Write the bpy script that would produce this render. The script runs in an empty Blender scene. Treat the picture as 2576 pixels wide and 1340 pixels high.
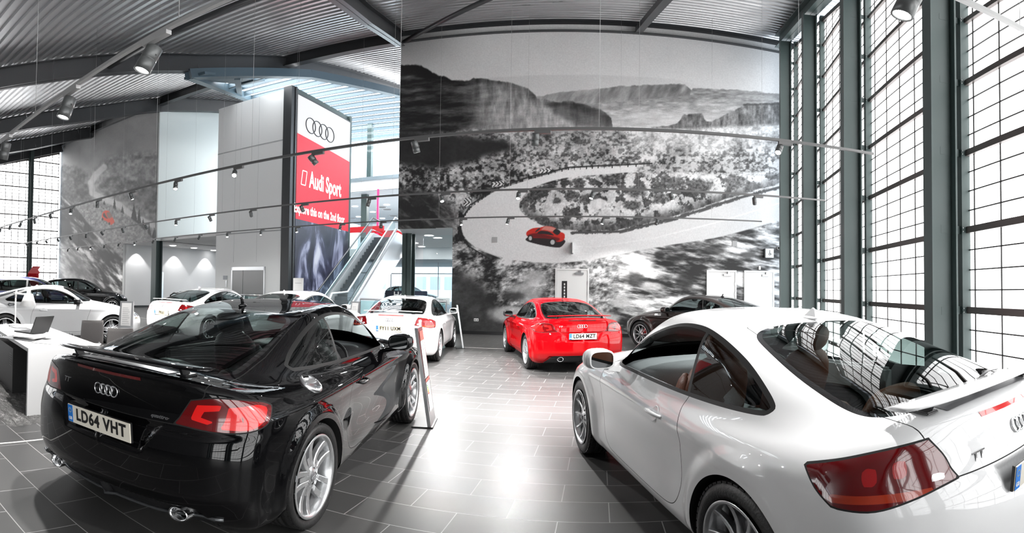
import bpy, bmesh, math, random
import numpy as np
from mathutils import Vector, Matrix

C = bpy.context.scene
COL = C.collection
# ---------------------------------------------------------------- camera, world, exposure
EYE = 1.47
FPX, XC, Y0 = 1200.0, 1288.0, 703.0
TAU, TM = 0.022, 0.55
cam_d = bpy.data.cameras.new('camera')
cam = bpy.data.objects.new('camera', cam_d); COL.objects.link(cam)
cam_d.type = 'PANO'
cam_d.panorama_type = 'EQUIRECTANGULAR'
cam_d.longitude_min = -XC / FPX
cam_d.longitude_max = (2576 - XC) / FPX
cam_d.latitude_max = Y0 / FPX
cam_d.latitude_min = -(1340 - Y0) / FPX
_tilt = Matrix.Rotation(TAU, 4, Vector((math.cos(TM), -math.sin(TM), 0)))
cam.matrix_world = Matrix.Translation((0, 0, EYE)) @ _tilt @ Matrix.Rotation(math.pi / 2, 4, 'X')
cam_d.clip_start = 0.02
cam_d.clip_end = 300
C.camera = cam
C.view_settings.view_transform = 'Standard'
C.view_settings.look = 'None'
C.view_settings.gamma = 1.0
C.view_settings.use_curve_mapping = False
C.view_settings.exposure = EXPOSURE = 1.0
w = bpy.data.worlds.new('world'); C.world = w; w.use_nodes = True
w.node_tree.nodes['Background'].inputs[0].default_value = (0.80, 0.90, 1.0, 1)
w.node_tree.nodes['Background'].inputs[1].default_value = 2.2
cy = C.cycles
cy.max_bounces = 7; cy.diffuse_bounces = 3; cy.glossy_bounces = 4
cy.transmission_bounces = 3; cy.transparent_max_bounces = 10
cy.caustics_reflective = False; cy.caustics_refractive = False
cy.sample_clamp_indirect = 6.0
cy.use_adaptive_sampling = True; cy.adaptive_threshold = 0.03
cy.use_denoising = True
cy.blur_glossy = 0.2

# ---------------------------------------------------------------- pixel helper (to measure the place from the photograph)
_M = np.array(_tilt.to_3x3())
def pdir(x, y):
    lo = (x - XC) / FPX; la = (Y0 - y) / FPX
    return [float(q) for q in _M @ np.array([math.cos(la) * math.sin(lo), math.cos(la) * math.cos(lo), math.sin(la)])]
def at(x, y, z=0.0):
    v = pdir(x, y); t = (z - EYE) / v[2]; return Vector((0, 0, EYE)) + t * Vector(v)
def atr(x, y, r):
    v = pdir(x, y); t = r / math.hypot(v[0], v[1]); return Vector((0, 0, EYE)) + t * Vector(v)
AL = 0.18                                   # the building's grid is turned against the camera
CA, SA = math.cos(AL), math.sin(AL)
def W(u, v, z=0.0):                         # building coordinates -> world
    return Vector((u * CA + v * SA, -u * SA + v * CA, z))
def UV(p):
    return (p[0] * CA - p[1] * SA, p[0] * SA + p[1] * CA)
def onv(x, y, v0):                          # pixel -> point on the plane v = v0
    d = pdir(x, y); t = v0 / (d[0] * SA + d[1] * CA); return Vector((0, 0, EYE)) + t * Vector(d)
def onu(x, y, u0):
    d = pdir(x, y); t = u0 / (d[0] * CA - d[1] * SA); return Vector((0, 0, EYE)) + t * Vector(d)

# ---------------------------------------------------------------- materials
MATS = {}
def mat(name, col=(0.8, 0.8, 0.8), rough=0.5, metal=0.0, spec=0.5, coat=0.0, emit=None, es=1.0, bump=None, alpha=None):
    if name in MATS: return MATS[name]
    m = bpy.data.materials.new(name); m.use_nodes = True
    b = m.node_tree.nodes['Principled BSDF']
    b.inputs['Base Color'].default_value = (*col, 1)
    b.inputs['Roughness'].default_value = rough
    b.inputs['Metallic'].default_value = metal
    b.inputs['Specular IOR Level'].default_value = spec
    b.inputs['Coat Weight'].default_value = coat
    b.inputs['Coat Roughness'].default_value = 0.02
    if emit:
        b.inputs['Emission Color'].default_value = (*emit, 1)
        b.inputs['Emission Strength'].default_value = es
    nt = m.node_tree
    if bump:                                # fine procedural grain: (scale, strength)
        n = nt.nodes.new('ShaderNodeTexNoise'); n.inputs['Scale'].default_value = bump[0]
        tc = nt.nodes.new('ShaderNodeTexCoord'); nt.links.new(tc.outputs['Object'], n.inputs['Vector'])
        bp = nt.nodes.new('ShaderNodeBump'); bp.inputs['Strength'].default_value = bump[1]
        bp.inputs['Distance'].default_value = 0.01
        nt.links.new(n.outputs['Fac'], bp.inputs['Height']); nt.links.new(bp.outputs['Normal'], b.inputs['Normal'])
    MATS[name] = m
    return m
def nodes(m):
    return m.node_tree.nodes, m.node_tree.links, m.node_tree.nodes['Principled BSDF']
def glass(name, tint=(0.8, 0.85, 0.85), ior=1.45):
    if name in MATS: return MATS[name]
    m = bpy.data.materials.new(name); m.use_nodes = True
    nt = m.node_tree; nt.nodes.clear()
    o = nt.nodes.new('ShaderNodeOutputMaterial'); mx = nt.nodes.new('ShaderNodeMixShader')
    t = nt.nodes.new('ShaderNodeBsdfTransparent'); t.inputs[0].default_value = (*tint, 1)
    g = nt.nodes.new('ShaderNodeBsdfGlossy'); g.inputs['Roughness'].default_value = 0.0
    f = nt.nodes.new('ShaderNodeFresnel'); f.inputs['IOR'].default_value = ior
    geo = nt.nodes.new('ShaderNodeNewGeometry')          # the inside of a pane must not mirror totally
    mm = nt.nodes.new('ShaderNodeMath'); mm.operation = 'MULTIPLY_ADD'
    mm.inputs[1].default_value = -0.9; mm.inputs[2].default_value = 1.0
    m2 = nt.nodes.new('ShaderNodeMath'); m2.operation = 'MULTIPLY'
    nt.links.new(geo.outputs['Backfacing'], mm.inputs[0])
    nt.links.new(f.outputs[0], m2.inputs[0]); nt.links.new(mm.outputs[0], m2.inputs[1])
    nt.links.new(m2.outputs[0], mx.inputs[0]); nt.links.new(t.outputs[0], mx.inputs[1]); nt.links.new(g.outputs[0], mx.inputs[2])
    nt.links.new(mx.outputs[0], o.inputs[0])
    MATS[name] = m
    return m

# ---------------------------------------------------------------- object helpers
def tag(o, label=None, cat=None, group=None, kind=None):
    if label: o['label'] = label
    if cat: o['category'] = cat
    if group: o['group'] = group
    if kind: o['kind'] = kind
    return o
def empty(name, loc=(0, 0, 0), rz=0.0, label=None, cat=None, group=None, kind=None):
    o = bpy.data.objects.new(name, None); COL.objects.link(o)
    o.empty_display_size = 0.1
    o.location = loc; o.rotation_euler = (0, 0, rz)
    return tag(o, label, cat, group, kind)
def link(name, me, parent=None):
    o = bpy.data.objects.new(name, me); COL.objects.link(o)
    if parent is not None: o.parent = parent
    return o
def copy_tree(o, parent=None):
    c = o.copy(); COL.objects.link(c)
    if parent is not None: c.parent = parent
    for ch in o.children: copy_tree(ch, c)
    return c
class MB:
    """collects shapes, builds one mesh object"""
    def __init__(s): s.v = []; s.f = []; s.mi = []; s.mats = []; s.cur = 0; s.sm = []; s.smooth = False
    def use(s, m, smooth=None):
        if m not in s.mats: s.mats.append(m)
        s.cur = s.mats.index(m)
        if smooth is not None: s.smooth = smooth
        return s
    def add(s, vs, fs, smooth=None):
        k = len(s.v); s.v += [tuple(p) for p in vs]
        for f in fs:
            s.f.append([i + k for i in f]); s.mi.append(s.cur); s.sm.append(s.smooth if smooth is None else smooth)
        return s
    def box(s, c, d, rot=None, bev=0.0):
        hx, hy, hz = d[0] / 2, d[1] / 2, d[2] / 2
        R = rot if rot is not None else Matrix.Identity(3)
        if isinstance(R, (int, float)): R = Matrix.Rotation(R, 3, 'Z')
        c = Vector(c)
        if bev <= 0:
            vs = [c + R @ Vector((x * hx, y * hy, z * hz)) for x in (-1, 1) for y in (-1, 1) for z in (-1, 1)]
            return s.add(vs, [(0, 1, 3, 2), (4, 6, 7, 5), (0, 4, 5, 1), (2, 3, 7, 6), (0, 2, 6, 4), (1, 5, 7, 3)], False)
        b = min(bev, hx * .9, hy * .9, hz * .9)
        bm = bmesh.new(); bmesh.ops.create_cube(bm, size=1)
        for q in bm.verts: q.co = Vector((q.co.x * 2 * hx, q.co.y * 2 * hy, q.co.z * 2 * hz))
        bmesh.ops.bevel(bm, geom=bm.edges[:], offset=b, segments=2, affect='EDGES')
        bm.verts.index_update()
        s.add([c + R @ q.co for q in bm.verts], [[q.index for q in f.verts] for f in bm.faces], False)
        bm.free(); return s
    def wbox(s, u0, u1, v0, v1, z0, z1):     # box in building coordinates
        vs = [W(u, v, z) for u in (u0, u1) for v in (v0, v1) for z in (z0, z1)]
        return s.add(vs, [(0, 1, 3, 2), (4, 6, 7, 5), (0, 4, 5, 1), (2, 3, 7, 6), (0, 2, 6, 4), (1, 5, 7, 3)], False)
    def bar(s, a, b, w_, h_=None, up=Vector((0, 0, 1))):
        a = Vector(a); b = Vector(b); h_ = h_ or w_
        d = (b - a); L = d.length
        if L < 1e-6: return s
        d /= L; sx = d.cross(up)
        if sx.length < 1e-4: sx = d.cross(Vector((1, 0, 0)))
        sx.normalize(); sz = sx.cross(d)
        vs = [p + sx * (i * w_ / 2) + sz * (j * h_ / 2) for p in (a, b) for i, j in ((-1, -1), (1, -1), (1, 1), (-1, 1))]
        return s.add(vs, [(3, 2, 1, 0), (4, 5, 6, 7), (0, 1, 5, 4), (1, 2, 6, 5), (2, 3, 7, 6), (3, 0, 4, 7)], False)
    def tube(s, pts, r, n=10, closed=False, cap=True, smooth=True):
        pts = [Vector(p) for p in pts]; N = len(pts); vs = []; fs = []
        rr = r if isinstance(r, (list, tuple)) else [r] * N
        prev = None
        for i, p in enumerate(pts):
            if closed: t = pts[(i + 1) % N] - pts[i - 1]
            else: t = pts[min(i + 1, N - 1)] - pts[max(i - 1, 0)]
            t.normalize()
            if prev is None:
                a = t.cross(Vector((0, 0, 1)))
                if a.length < 1e-3: a = t.cross(Vector((1, 0, 0)))
            else: a = prev - t * prev.dot(t)
            a.normalize(); prev = a; b = t.cross(a)
            for k in range(n):
                q = 2 * math.pi * k / n
                vs.append(p + (a * math.cos(q) + b * math.sin(q)) * rr[i])
        M_ = N if closed else N - 1
        for i in range(M_):
            for k in range(n):
                j = (i + 1) % N
                fs.append((i * n + k, j * n + k, j * n + (k + 1) % n, i * n + (k + 1) % n))
        if cap and not closed:
            fs.append(tuple(range(n))[::1]); fs.append(tuple((N - 1) * n + k for k in range(n - 1, -1, -1)))
        return s.add(vs, fs, smooth)
    def lathe(s, prof, n=24, M4=None, smooth=True, closed=False):
        """prof: (radius, height) pairs revolved about local z"""
        M4 = M4 or Matrix.Identity(4); vs = []; fs = []
        for r, h in prof:
            for k in range(n):
                q = 2 * math.pi * k / n
                vs.append(M4 @ Vector((r * math.cos(q), r * math.sin(q), h)))
        P = len(prof)
        for i in range(P if closed else P - 1):
            j = (i + 1) % P
            for k in range(n): fs.append((i * n + k, i * n + (k + 1) % n, j * n + (k + 1) % n, j * n + k))
        return s.add(vs, fs, smooth)
    def prism(s, poly, h0, h1, M4=None, smooth=False):
        """poly in local xy, extruded z h0..h1"""
        M4 = M4 or Matrix.Identity(4); n = len(poly)
        vs = [M4 @ Vector((x, y, h0)) for x, y in poly] + [M4 @ Vector((x, y, h1)) for x, y in poly]
        fs = [tuple(range(n - 1, -1, -1)), tuple(range(n, 2 * n))] + [(i, (i + 1) % n, n + (i + 1) % n, n + i) for i in range(n)]
        return s.add(vs, fs, smooth)
    def ell(s, c, r, n=16, m=10, R=None, e=1.0):
        """(super)ellipsoid"""
        R = R or Matrix.Identity(3); c = Vector(c); vs = []; fs = []
        pw = lambda q: math.copysign(abs(q) ** e, q)
        for i in range(m + 1):
            ph = -math.pi / 2 + math.pi * i / m
            for k in range(n):
                q = 2 * math.pi * k / n
                vs.append(c + R @ Vector((r[0] * pw(math.cos(ph)) * pw(math.cos(q)), r[1] * pw(math.cos(ph)) * pw(math.sin(q)), r[2] * pw(math.sin(ph)))))
        for i in range(m):
            for k in range(n): fs.append((i * n + k, i * n + (k + 1) % n, (i + 1) * n + (k + 1) % n, (i + 1) * n + k))
        return s.add(vs, fs, True)
    def mesh(s, name):
        me = bpy.data.meshes.new(name); me.from_pydata(s.v, [], s.f)
        for m in s.mats: me.materials.append(m)
        me.polygons.foreach_set('material_index', s.mi); me.polygons.foreach_set('use_smooth', s.sm)
        me.update(); return me
    def build(s, name, parent=None): return link(name, s.mesh(name), parent)

def text_obj(name, body, size, M4, m, parent=None, extrude=0.002, xs=1.0, bold=0.0, align='CENTER', shear=0.0, sp=1.0):
    cu = bpy.data.curves.new(name, 'FONT'); cu.body = body; cu.size = size
    cu.align_x = align; cu.align_y = 'CENTER'; cu.extrude = extrude; cu.offset = bold; cu.shear = shear
    cu.space_character = sp; cu.resolution_u = 4
    t = bpy.data.objects.new(name + '_curve', cu); COL.objects.link(t)
    bpy.context.view_layer.update()
    me = bpy.data.meshes.new_from_object(t.evaluated_get(bpy.context.evaluated_depsgraph_get()))
    bpy.data.objects.remove(t); bpy.data.curves.remove(cu)
    me.materials.clear(); me.materials.append(m)
    o = link(name, me, parent)
    o.matrix_local = M4 @ Matrix.Diagonal((xs, 1, 1, 1))
    return o
def frame(o, x, y, z):                        # matrix from origin and three axes
    M4 = Matrix.Identity(4)
    for i, a in enumerate((x, y, z)):
        a = Vector(a).normalized()
        for j in range(3): M4[j][i] = a[j]
    M4.translation = Vector(o); return M4

# ---------------------------------------------------------------- shared materials
WHITE = mat('white_paint_wall', (0.80, 0.80, 0.79), 0.55)
STEEL = mat('grey_green_steel_paint', (0.060, 0.084, 0.082), 0.42, 0.0, 0.4)
DARKSTEEL = mat('dark_steel_paint', (0.038, 0.040, 0.043), 0.35)
ALU = mat('brushed_aluminium', (0.62, 0.63, 0.64), 0.28, 1.0)
CHROME = mat('chrome', (0.85, 0.86, 0.87), 0.06, 1.0)
BLACK = mat('black_plastic', (0.012, 0.012, 0.013), 0.35)
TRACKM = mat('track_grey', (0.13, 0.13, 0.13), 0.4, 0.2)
CLEAR = glass('clear_glass', (0.90, 0.96, 0.96))
# ================================================================= CARS: body grown from an implicit surface, cut into panels
def spl(pts, n=500):
    """smooth table lookup through (x, value) pairs (monotone cubic)"""
    x = np.array([p[0] for p in pts], float); y = np.array([p[1] for p in pts], float)
    h = np.diff(x); dl = np.diff(y) / h; m = np.zeros(len(x))
    m[1:-1] = np.where(dl[:-1] * dl[1:] > 0, 3 * (h[:-1] + h[1:]) / ((2 * h[1:] + h[:-1]) / np.where(dl[:-1] == 0, 1, dl[:-1]) + (h[1:] + 2 * h[:-1]) / np.where(dl[1:] == 0, 1, dl[1:])), 0)
    m[0], m[-1] = dl[0], dl[-1]
    xs = np.linspace(x[0], x[-1], n); k = np.clip(np.searchsorted(x, xs) - 1, 0, len(h) - 1)
    t = (xs - x[k]) / h[k]
    ys = y[k] * (2 * t**3 - 3 * t**2 + 1) + h[k] * m[k] * (t**3 - 2 * t**2 + t) + y[k + 1] * (-2 * t**3 + 3 * t**2) + h[k] * m[k + 1] * (t**3 - t**2)
    return lambda q: np.interp(q, xs, ys)
def smin(a, b, k):
    h = np.clip(0.5 + 0.5 * (b - a) / k, 0, 1); return b + (a - b) * h - k * h * (1 - h)
def smax(a, b, k): return -smin(-a, -b, k)
def sstep(a, b, x):
    t = np.clip((x - a) / (b - a), 0, 1); return t * t * (3 - 2 * t)
def smooth_poly(pts, per=6):
    """closed Catmull-Rom through the points; a point given as (x, y, 1) is a sharp corner"""
    n = len(pts); out = []
    for i in range(n):
        p0, p1, p2, p3 = (pts[(i + k) % n] for k in (-1, 0, 1, 2))
        a = np.array(p1[:2]); b = np.array(p2[:2])
        m1 = (b - np.array(p0[:2])) * .5 if len(p1) < 3 else (b - a)
        m2 = (np.array(p3[:2]) - a) * .5 if len(p2) < 3 else (b - a)
        L = np.linalg.norm(b - a)
        for q in (m1, m2):
            nq = np.linalg.norm(q)
            if nq > L: q *= L / nq
        for k in range(per):
            t = k / per
            out.append(a * (2*t**3-3*t**2+1) + m1 * (t**3-2*t**2+t) + b * (-2*t**3+3*t**2) + m2 * (t**3-t**2))
    return np.array(out)
def sdp(poly, px, py):
    """signed distance to a closed polygon, negative inside"""
    shape = px.shape; px = px.ravel(); py = py.ravel()
    d = np.full(px.shape, 1e9); ins = np.zeros(px.shape, bool); n = len(poly)
    for i in range(n):
        ax, ay = poly[i - 1]; bx, by = poly[i]; ex, ey = bx - ax, by - ay
        wx, wy = px - ax, py - ay
        t = np.clip((wx * ex + wy * ey) / (ex * ex + ey * ey + 1e-12), 0, 1)
        d = np.minimum(d, (wx - ex * t) ** 2 + (wy - ey * t) ** 2)
        c = ((ay > py) != (by > py))
        with np.errstate(divide='ignore', invalid='ignore'):
            xi = (bx - ax) * (py - ay) / ((by - ay) if by != ay else 1e-12) + ax
        ins ^= c & (px < xi)
    d = np.sqrt(d); return np.where(ins, -d, d).reshape(shape)

class Body:
    """a car body: axis x forward, y left, z up, origin on the ground under the rear axle"""
    def __init__(s, P):
        s.P = P; s.WB = P['wb']
        for k in ('wp', 'wz', 'xr', 'xf', 'tc', 'rc', 'g0'): setattr(s, k, spl(P[k]))
        s.rec = [(smooth_poly(p, 3), d, wd) for p, d, wd in P.get('recess', [])]
    def F(s, p):
        P = s.P; x, y, z = p[..., 0], p[..., 1], p[..., 2]; ay = np.abs(y)
        Wd = s.wp(x) + s.wz(z)
        for cx in (0.0, s.WB):                 # flared arches with a defined lip
            r = np.hypot(x - cx, z - P['rw'])
            Wd = Wd + P['flare'] * (1 - sstep(.395, P.get('fr', .475), r)) * sstep(.15, .3, z) 
        # scalloped door between the arches
        Wd = Wd - P.get('scallop', .02) * np.exp(-((z - .52) / .14) ** 2) * sstep(.35, .7, x) * (1 - sstep(s.WB - .6, s.WB - .35, x))
        Wd = Wd + P.get('crease', .008) * np.clip(1 - np.abs(z - P.get('zc', .78) ) / .05, 0, 1) * sstep(-.3, 0, x) * (1 - sstep(s.WB + .2, s.WB + .5, x))
        side = ay - Wd
        rx = s.xr(z) + P['rcy'] * y * y + P['rcy4'] * y ** 4
        for poly, dep, wd in s.rec:
            m = x < 0.2
            sd = sdp(poly, ay, z)
            rx = rx + dep * (1 - sstep(-wd, 0, sd)) * m
        rear = rx - x
        front = x - (s.xf(z) - P['fcy'] * y * y - P['fcy4'] * y ** 4)
        top = z - (s.tc(x) - P['ty'] * y * y - P['ty4'] * y ** 4)
        bot = P['zb'] + .04 * sstep(-.35, -.85, x) + .06 * sstep(s.WB + .4, s.WB + .95, x) - z
        b = smax(side, top, P['kst'])
        sh = P['swf'] * sstep(1.0, 1.9, x) - P['swr'] * sstep(.8, -.1, x)
        R = s.rc(x + sh * y * y) - P['ry'] * y * y - P['ry4'] * y ** 4
        zz = smax(z - P.get('zbelt', .95), -.02, .03)
        G = s.g0(x) - P['ti'] * zz - P['ti2'] * zz * np.abs(zz)
        dome = smax(z - R, ay - G, P['kd'])
        dome = smax(dome, .80 - z, .05)
        b = smin(b, dome, P['kb'])
        b = smax(b, rear, P['kr']); b = smax(b, front, P['kf']); return smax(b, bot, .05)
    def N(s, p):
        e = 1.5e-3; g = np.empty_like(p)
        for i in range(3):
            q = p.copy(); q[..., i] += e; r = p.copy(); r[..., i] -= e
            g[..., i] = s.F(q) - s.F(r)
        return g / (np.linalg.norm(g, axis=-1, keepdims=True) + 1e-12)
    def root(s, o, d, hi=2.2, it=24):
        lo = np.zeros(o.shape[:-1]); h = np.full(o.shape[:-1], hi)
        for _ in range(it):
            m = (lo + h) / 2; f = s.F(o + d * m[..., None]); ins = f < 0
            lo = np.where(ins, m, lo); h = np.where(ins, h, m)
        return o + d * ((lo + h) / 2)[..., None]
    def hit(s, o, d, hi=1.5):                  # from a point inside, outwards; returns point and normal
        o = np.array([o], float); d = np.array([d], float); d /= np.linalg.norm(d)
        p = s.root(o, d, hi); n = s.N(p); return Vector(p[0]), Vector(n[0])
    def rear_at(s, y, z): return s.hit((0.0, y, z), (-1, 0, 0))
    def side_at(s, x, z, sgn=1): return s.hit((x, 0, z), (0, sgn, 0))
    def top_at(s, x, y): return s.hit((x, y, .6), (0, 0, 1))
    def grid(s, q=1.0):
        xa, xb = s.P.get('xa', 0.05), s.P.get('xb', s.WB + .1)
        zc = .62
        nr, nc, nf, na = int(70 * q), int(165 * q), int(42 * q), int(200 * q)
        O = []; A = []
        for i in range(nr): O.append(xa); A.append(math.pi / 2 * (1 - (i + .02) / nr))
        for i in range(nc): O.append(xa + (xb - xa) * i / (nc - 1)); A.append(0.0)
        for i in range(1, nf): O.append(xb); A.append(-math.pi / 2 * (i + .0) / nf)
        O = np.array(O); A = np.array(A)
        t = np.linspace(0, 1, na)
        ph = (t - .5) * math.pi                 # -90 under, +90 top ; denser where the shoulder is
        ph = np.where(t > .5, ph, ph)
        AA, PH = np.meshgrid(A, ph, indexing='ij'); OO = np.repeat(O[:, None], na, 1)
        o = np.stack([OO, np.zeros_like(OO), np.full_like(OO, zc)], -1)
        d = np.stack([-np.sin(AA), np.cos(AA) * np.cos(PH), np.cos(AA) * np.sin(PH)], -1)
        p = s.root(o, d)
        p[:, 0, 1] = 0; p[:, -1, 1] = 0
        nI, nJ = p.shape[:2]; idx = np.arange(nI * nJ).reshape(nI, nJ)
        Q = np.stack([idx[:-1, :-1], idx[:-1, 1:], idx[1:, 1:], idx[1:, :-1]], -1).reshape(-1, 4)
        return p.reshape(-1, 3), Q

class Cutter:
    def __init__(s, v, quads):
        s.v = [v]; s.n = len(v); s.V = v; s.extra = []; s.Q = quads; s.poly = []
    def allv(s): return s.V
    def split(s, reg, f):
        """reg = (quads array, poly list) ; f = field on current vertices ; returns inside, outside"""
        Q, PL = reg
        f = np.where(np.abs(f) < 1e-6, 1e-6, f)
        neg = f < 0
        c = neg[Q].sum(1) if len(Q) else np.zeros(0, int)
        qi, qo = Q[c == 4], Q[c == 0]; mixed = [list(t) for t in Q[(c > 0) & (c < 4)]]
        pi, po = [], []; newv = []; cache = {}; base = len(s.V)
        for pl in PL:
            k = sum(1 for i in pl if neg[i])
            if k == len(pl): pi.append(pl)
            elif k == 0: po.append(pl)
            else: mixed.append(pl)
        V = s.V
        for pl in mixed:
            a, b = [], []; L = len(pl)
            for j in range(L):
                i0, i1 = int(pl[j]), int(pl[(j + 1) % L])
                (a if neg[i0] else b).append(i0)
                if neg[i0] != neg[i1]:
                    key = (i0, i1) if i0 < i1 else (i1, i0)
                    if key not in cache:
                        t = f[i0] / (f[i0] - f[i1]); cache[key] = base + len(newv)
                        newv.append(V[i0] + (V[i1] - V[i0]) * t)
                    a.append(cache[key]); b.append(cache[key])
            if len(a) > 2: pi.append(a)
            if len(b) > 2: po.append(b)
        if newv: s.V = np.vstack([V, np.array(newv)])
        return (qi, pi), (qo, po)
    def used(s, reg):
        return len(reg[0]) + len(reg[1])

def panel_mesh(name, body, V, reg, mats, mirror=True, flip=False, side=1, midx=None):
    """mesh from a region of the half body; mirror=True joins both halves, else only the given side"""
    Q, PL = reg
    faces = [list(map(int, q)) for q in Q] + PL
    if not faces: return None
    ids = sorted({i for f in faces for i in f}); mp = {i: k for k, i in enumerate(ids)}
    P = V[ids]; Nn = body.N(P); fs = [[mp[i] for i in f] for f in faces]; n = len(ids)
    VV, NN, FF = [], [], []
    def put(sy, k0):
        q = P.copy(); q[:, 1] *= sy; m = Nn.copy(); m[:, 1] *= sy
        VV.append(q); NN.append(m)
        for f in fs: FF.append([i + k0 for i in (f if sy > 0 else f[::-1])])
    if mirror: put(1, 0); put(-1, n)
    else: put(side, 0)
    VV = np.vstack(VV); NN = np.vstack(NN)
    me = bpy.data.meshes.new(name)
    me.from_pydata(VV.tolist(), [], FF)
    me.polygons.foreach_set('use_smooth', [True] * len(me.polygons))
    for m in mats: me.materials.append(m)
    me.update()
    if len(me.vertices) == len(NN): me.normals_split_custom_set_from_vertices(NN.tolist())
    return me
# ---------------------------------------------------------------- shapes of the two generations of coupe and of the tall cars
COUPE = dict(
    wb=2.505, rw=.335, zb=.17, flare=.030, scallop=.022, crease=.010, zc=.80, fr=.47,
    wp=[(-.85,.74),(-.7,.83),(-.5,.872),(-.2,.888),(.2,.888),(.7,.876),(1.3,.868),(1.9,.872),(2.4,.885),(2.75,.87),(3.0,.83),(3.2,.76),(3.4,.64)],
    wz=[(.1,-.10),(.2,-.045),(.3,-.012),(.45,0),(.62,.004),(.80,-.002),(.86,-.035),(.93,-.085),(1.0,-.16),(1.1,-.30),(1.4,-.7)],
    xr=[(.05,-.58),(.2,-.70),(.30,-.765),(.42,-.800),(.58,-.800),(.70,-.780),(.765,-.752),(.88,-.740),(.95,-.745),(1.0,-.768),(1.08,-.79),(1.3,-.8)],
    xf=[(.05,3.1),(.2,3.27),(.35,3.36),(.5,3.375),(.62,3.35),(.70,3.27),(.78,3.1),(.9,2.8),(1.2,2.2)],
    rcy=.16, rcy4=.14, fcy=.26, fcy4=.30,
    tc=[(-.9,1.015),(-.75,1.015),(-.6,1.01),(-.3,.985),(.2,.96),(1.0,.955),(1.8,.985),(2.1,.985),(2.5,.93),(2.9,.845),(3.2,.75),(3.4,.66)],
    ty=.04, ty4=.13, kst=.07, kr=.07, kf=.12,
    rc=[(-1.2,.80),(-.8,.905),(-.6,.995),(-.45,1.042),(-.2,1.115),(0,1.168),(.25,1.232),(.5,1.286),(.8,1.332),(1.05,1.350),(1.25,1.350),(1.45,1.322),(1.65,1.255),(1.85,1.158),(2.05,1.045),(2.25,.92),(2.5,.76),(3.2,.3)],
    ry=.07, ry4=.22, swf=.50, swr=.30,
    g0=[(-1.0,.50),(-.6,.62),(-.3,.692),(0,.738),(.4,.768),(.9,.778),(1.4,.775),(1.9,.760),(2.3,.70),(2.8,.6)],
    ti=.46, ti2=.35, kd=.10, kb=.045,
    recess=[([(0,.770,1),(.43,.770,1),(.31,.580,1),(0,.580,1)], .026, .050),
            ([(0,.335,1),(.60,.335,1),(.68,.24,1),(.60,.12,1),(0,.12,1)], .04, .03)],
)
COUPE_OLD = dict(COUPE)
COUPE_OLD.update(wb=2.468, crease=.006, zc=.76, scallop=.014, flare=.022, fr=.50,
    xr=[(.05,-.60),(.2,-.72),(.30,-.79),(.40,-.825),(.55,-.83),(.70,-.815),(.80,-.775),(.90,-.735),(.96,-.715),(1.02,-.71),(1.08,-.71),(1.3,-.71)],
    xf=[(.05,3.08),(.2,3.24),(.35,3.33),(.5,3.345),(.62,3.32),(.70,3.25),(.78,3.1),(.9,2.8),(1.2,2.2)],
    wz=[(.1,-.10),(.2,-.045),(.3,-.012),(.45,0),(.62,.002),(.76,-.004),(.85,-.030),(.93,-.080),(1.0,-.15),(1.1,-.29),(1.4,-.7)],
    rcy=.20, rcy4=.20, kr=.085, kst=.09, kb=.07,
    tc=[(-.9,.99),(-.7,1.01),(-.5,1.01),(-.3,.99),(.2,.965),(1.0,.955),(1.8,.985),(2.1,.985),(2.5,.93),(2.9,.845),(3.2,.75),(3.4,.66)],
    recess=[([(0,.790,1),(.31,.790,1),(.29,.655,1),(0,.655,1)], .018, .040),
            ([(0,.40,1),(.44,.40,1),(.58,.34,1),(.64,.22,1),(.6,.12,1),(0,.12,1)], .03, .03)],
)
TALL = dict(COUPE)                                # compact crossover / estate silhouette
TALL.update(zbelt=1.05, wb=2.60, rw=.34, zb=.20, flare=.020, scallop=.012, fr=.48,
    wp=[(-.85,.76),(-.7,.83),(-.4,.87),(.2,.89),(1.3,.885),(2.2,.89),(2.7,.875),(3.0,.83),(3.25,.76),(3.5,.64)],
    wz=[(.1,-.10),(.2,-.03),(.3,-.01),(.5,0),(.75,0),(.92,-.012),(1.0,-.05),(1.08,-.14),(1.4,-.7)],
    xr=[(.05,-.60),(.25,-.76),(.45,-.82),(.62,-.81),(.8,-.77),(1.0,-.74),(1.2,-.70),(1.3,-.68)],
    xf=[(.05,3.2),(.25,3.44),(.45,3.50),(.62,3.50),(.8,3.42),(.9,3.3),(1.0,3.0),(1.2,2.4)],
    tc=[(-.9,1.05),(-.6,1.08),(0,1.08),(1.8,1.08),(2.15,1.07),(2.6,1.02),(3.0,.95),(3.3,.87),(3.55,.74)],
    rc=[(-1.3,.3),(-1.0,.75),(-.8,1.02),(-.6,1.26),(-.42,1.42),(-.2,1.50),(.1,1.545),(.5,1.575),(.9,1.585),(1.2,1.570),(1.5,1.52),(1.8,1.40),(2.1,1.22),(2.35,1.05),(2.8,.75),(3.3,.3)],
    g0=[(-1.0,.64),(-.6,.72),(-.2,.77),(.4,.79),(1.4,.79),(2.0,.77),(2.6,.68)],
    ti=.30, ti2=.40, ry=.05, ry4=.16, swf=.35, swr=.12,
    recess=[],
)
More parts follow.
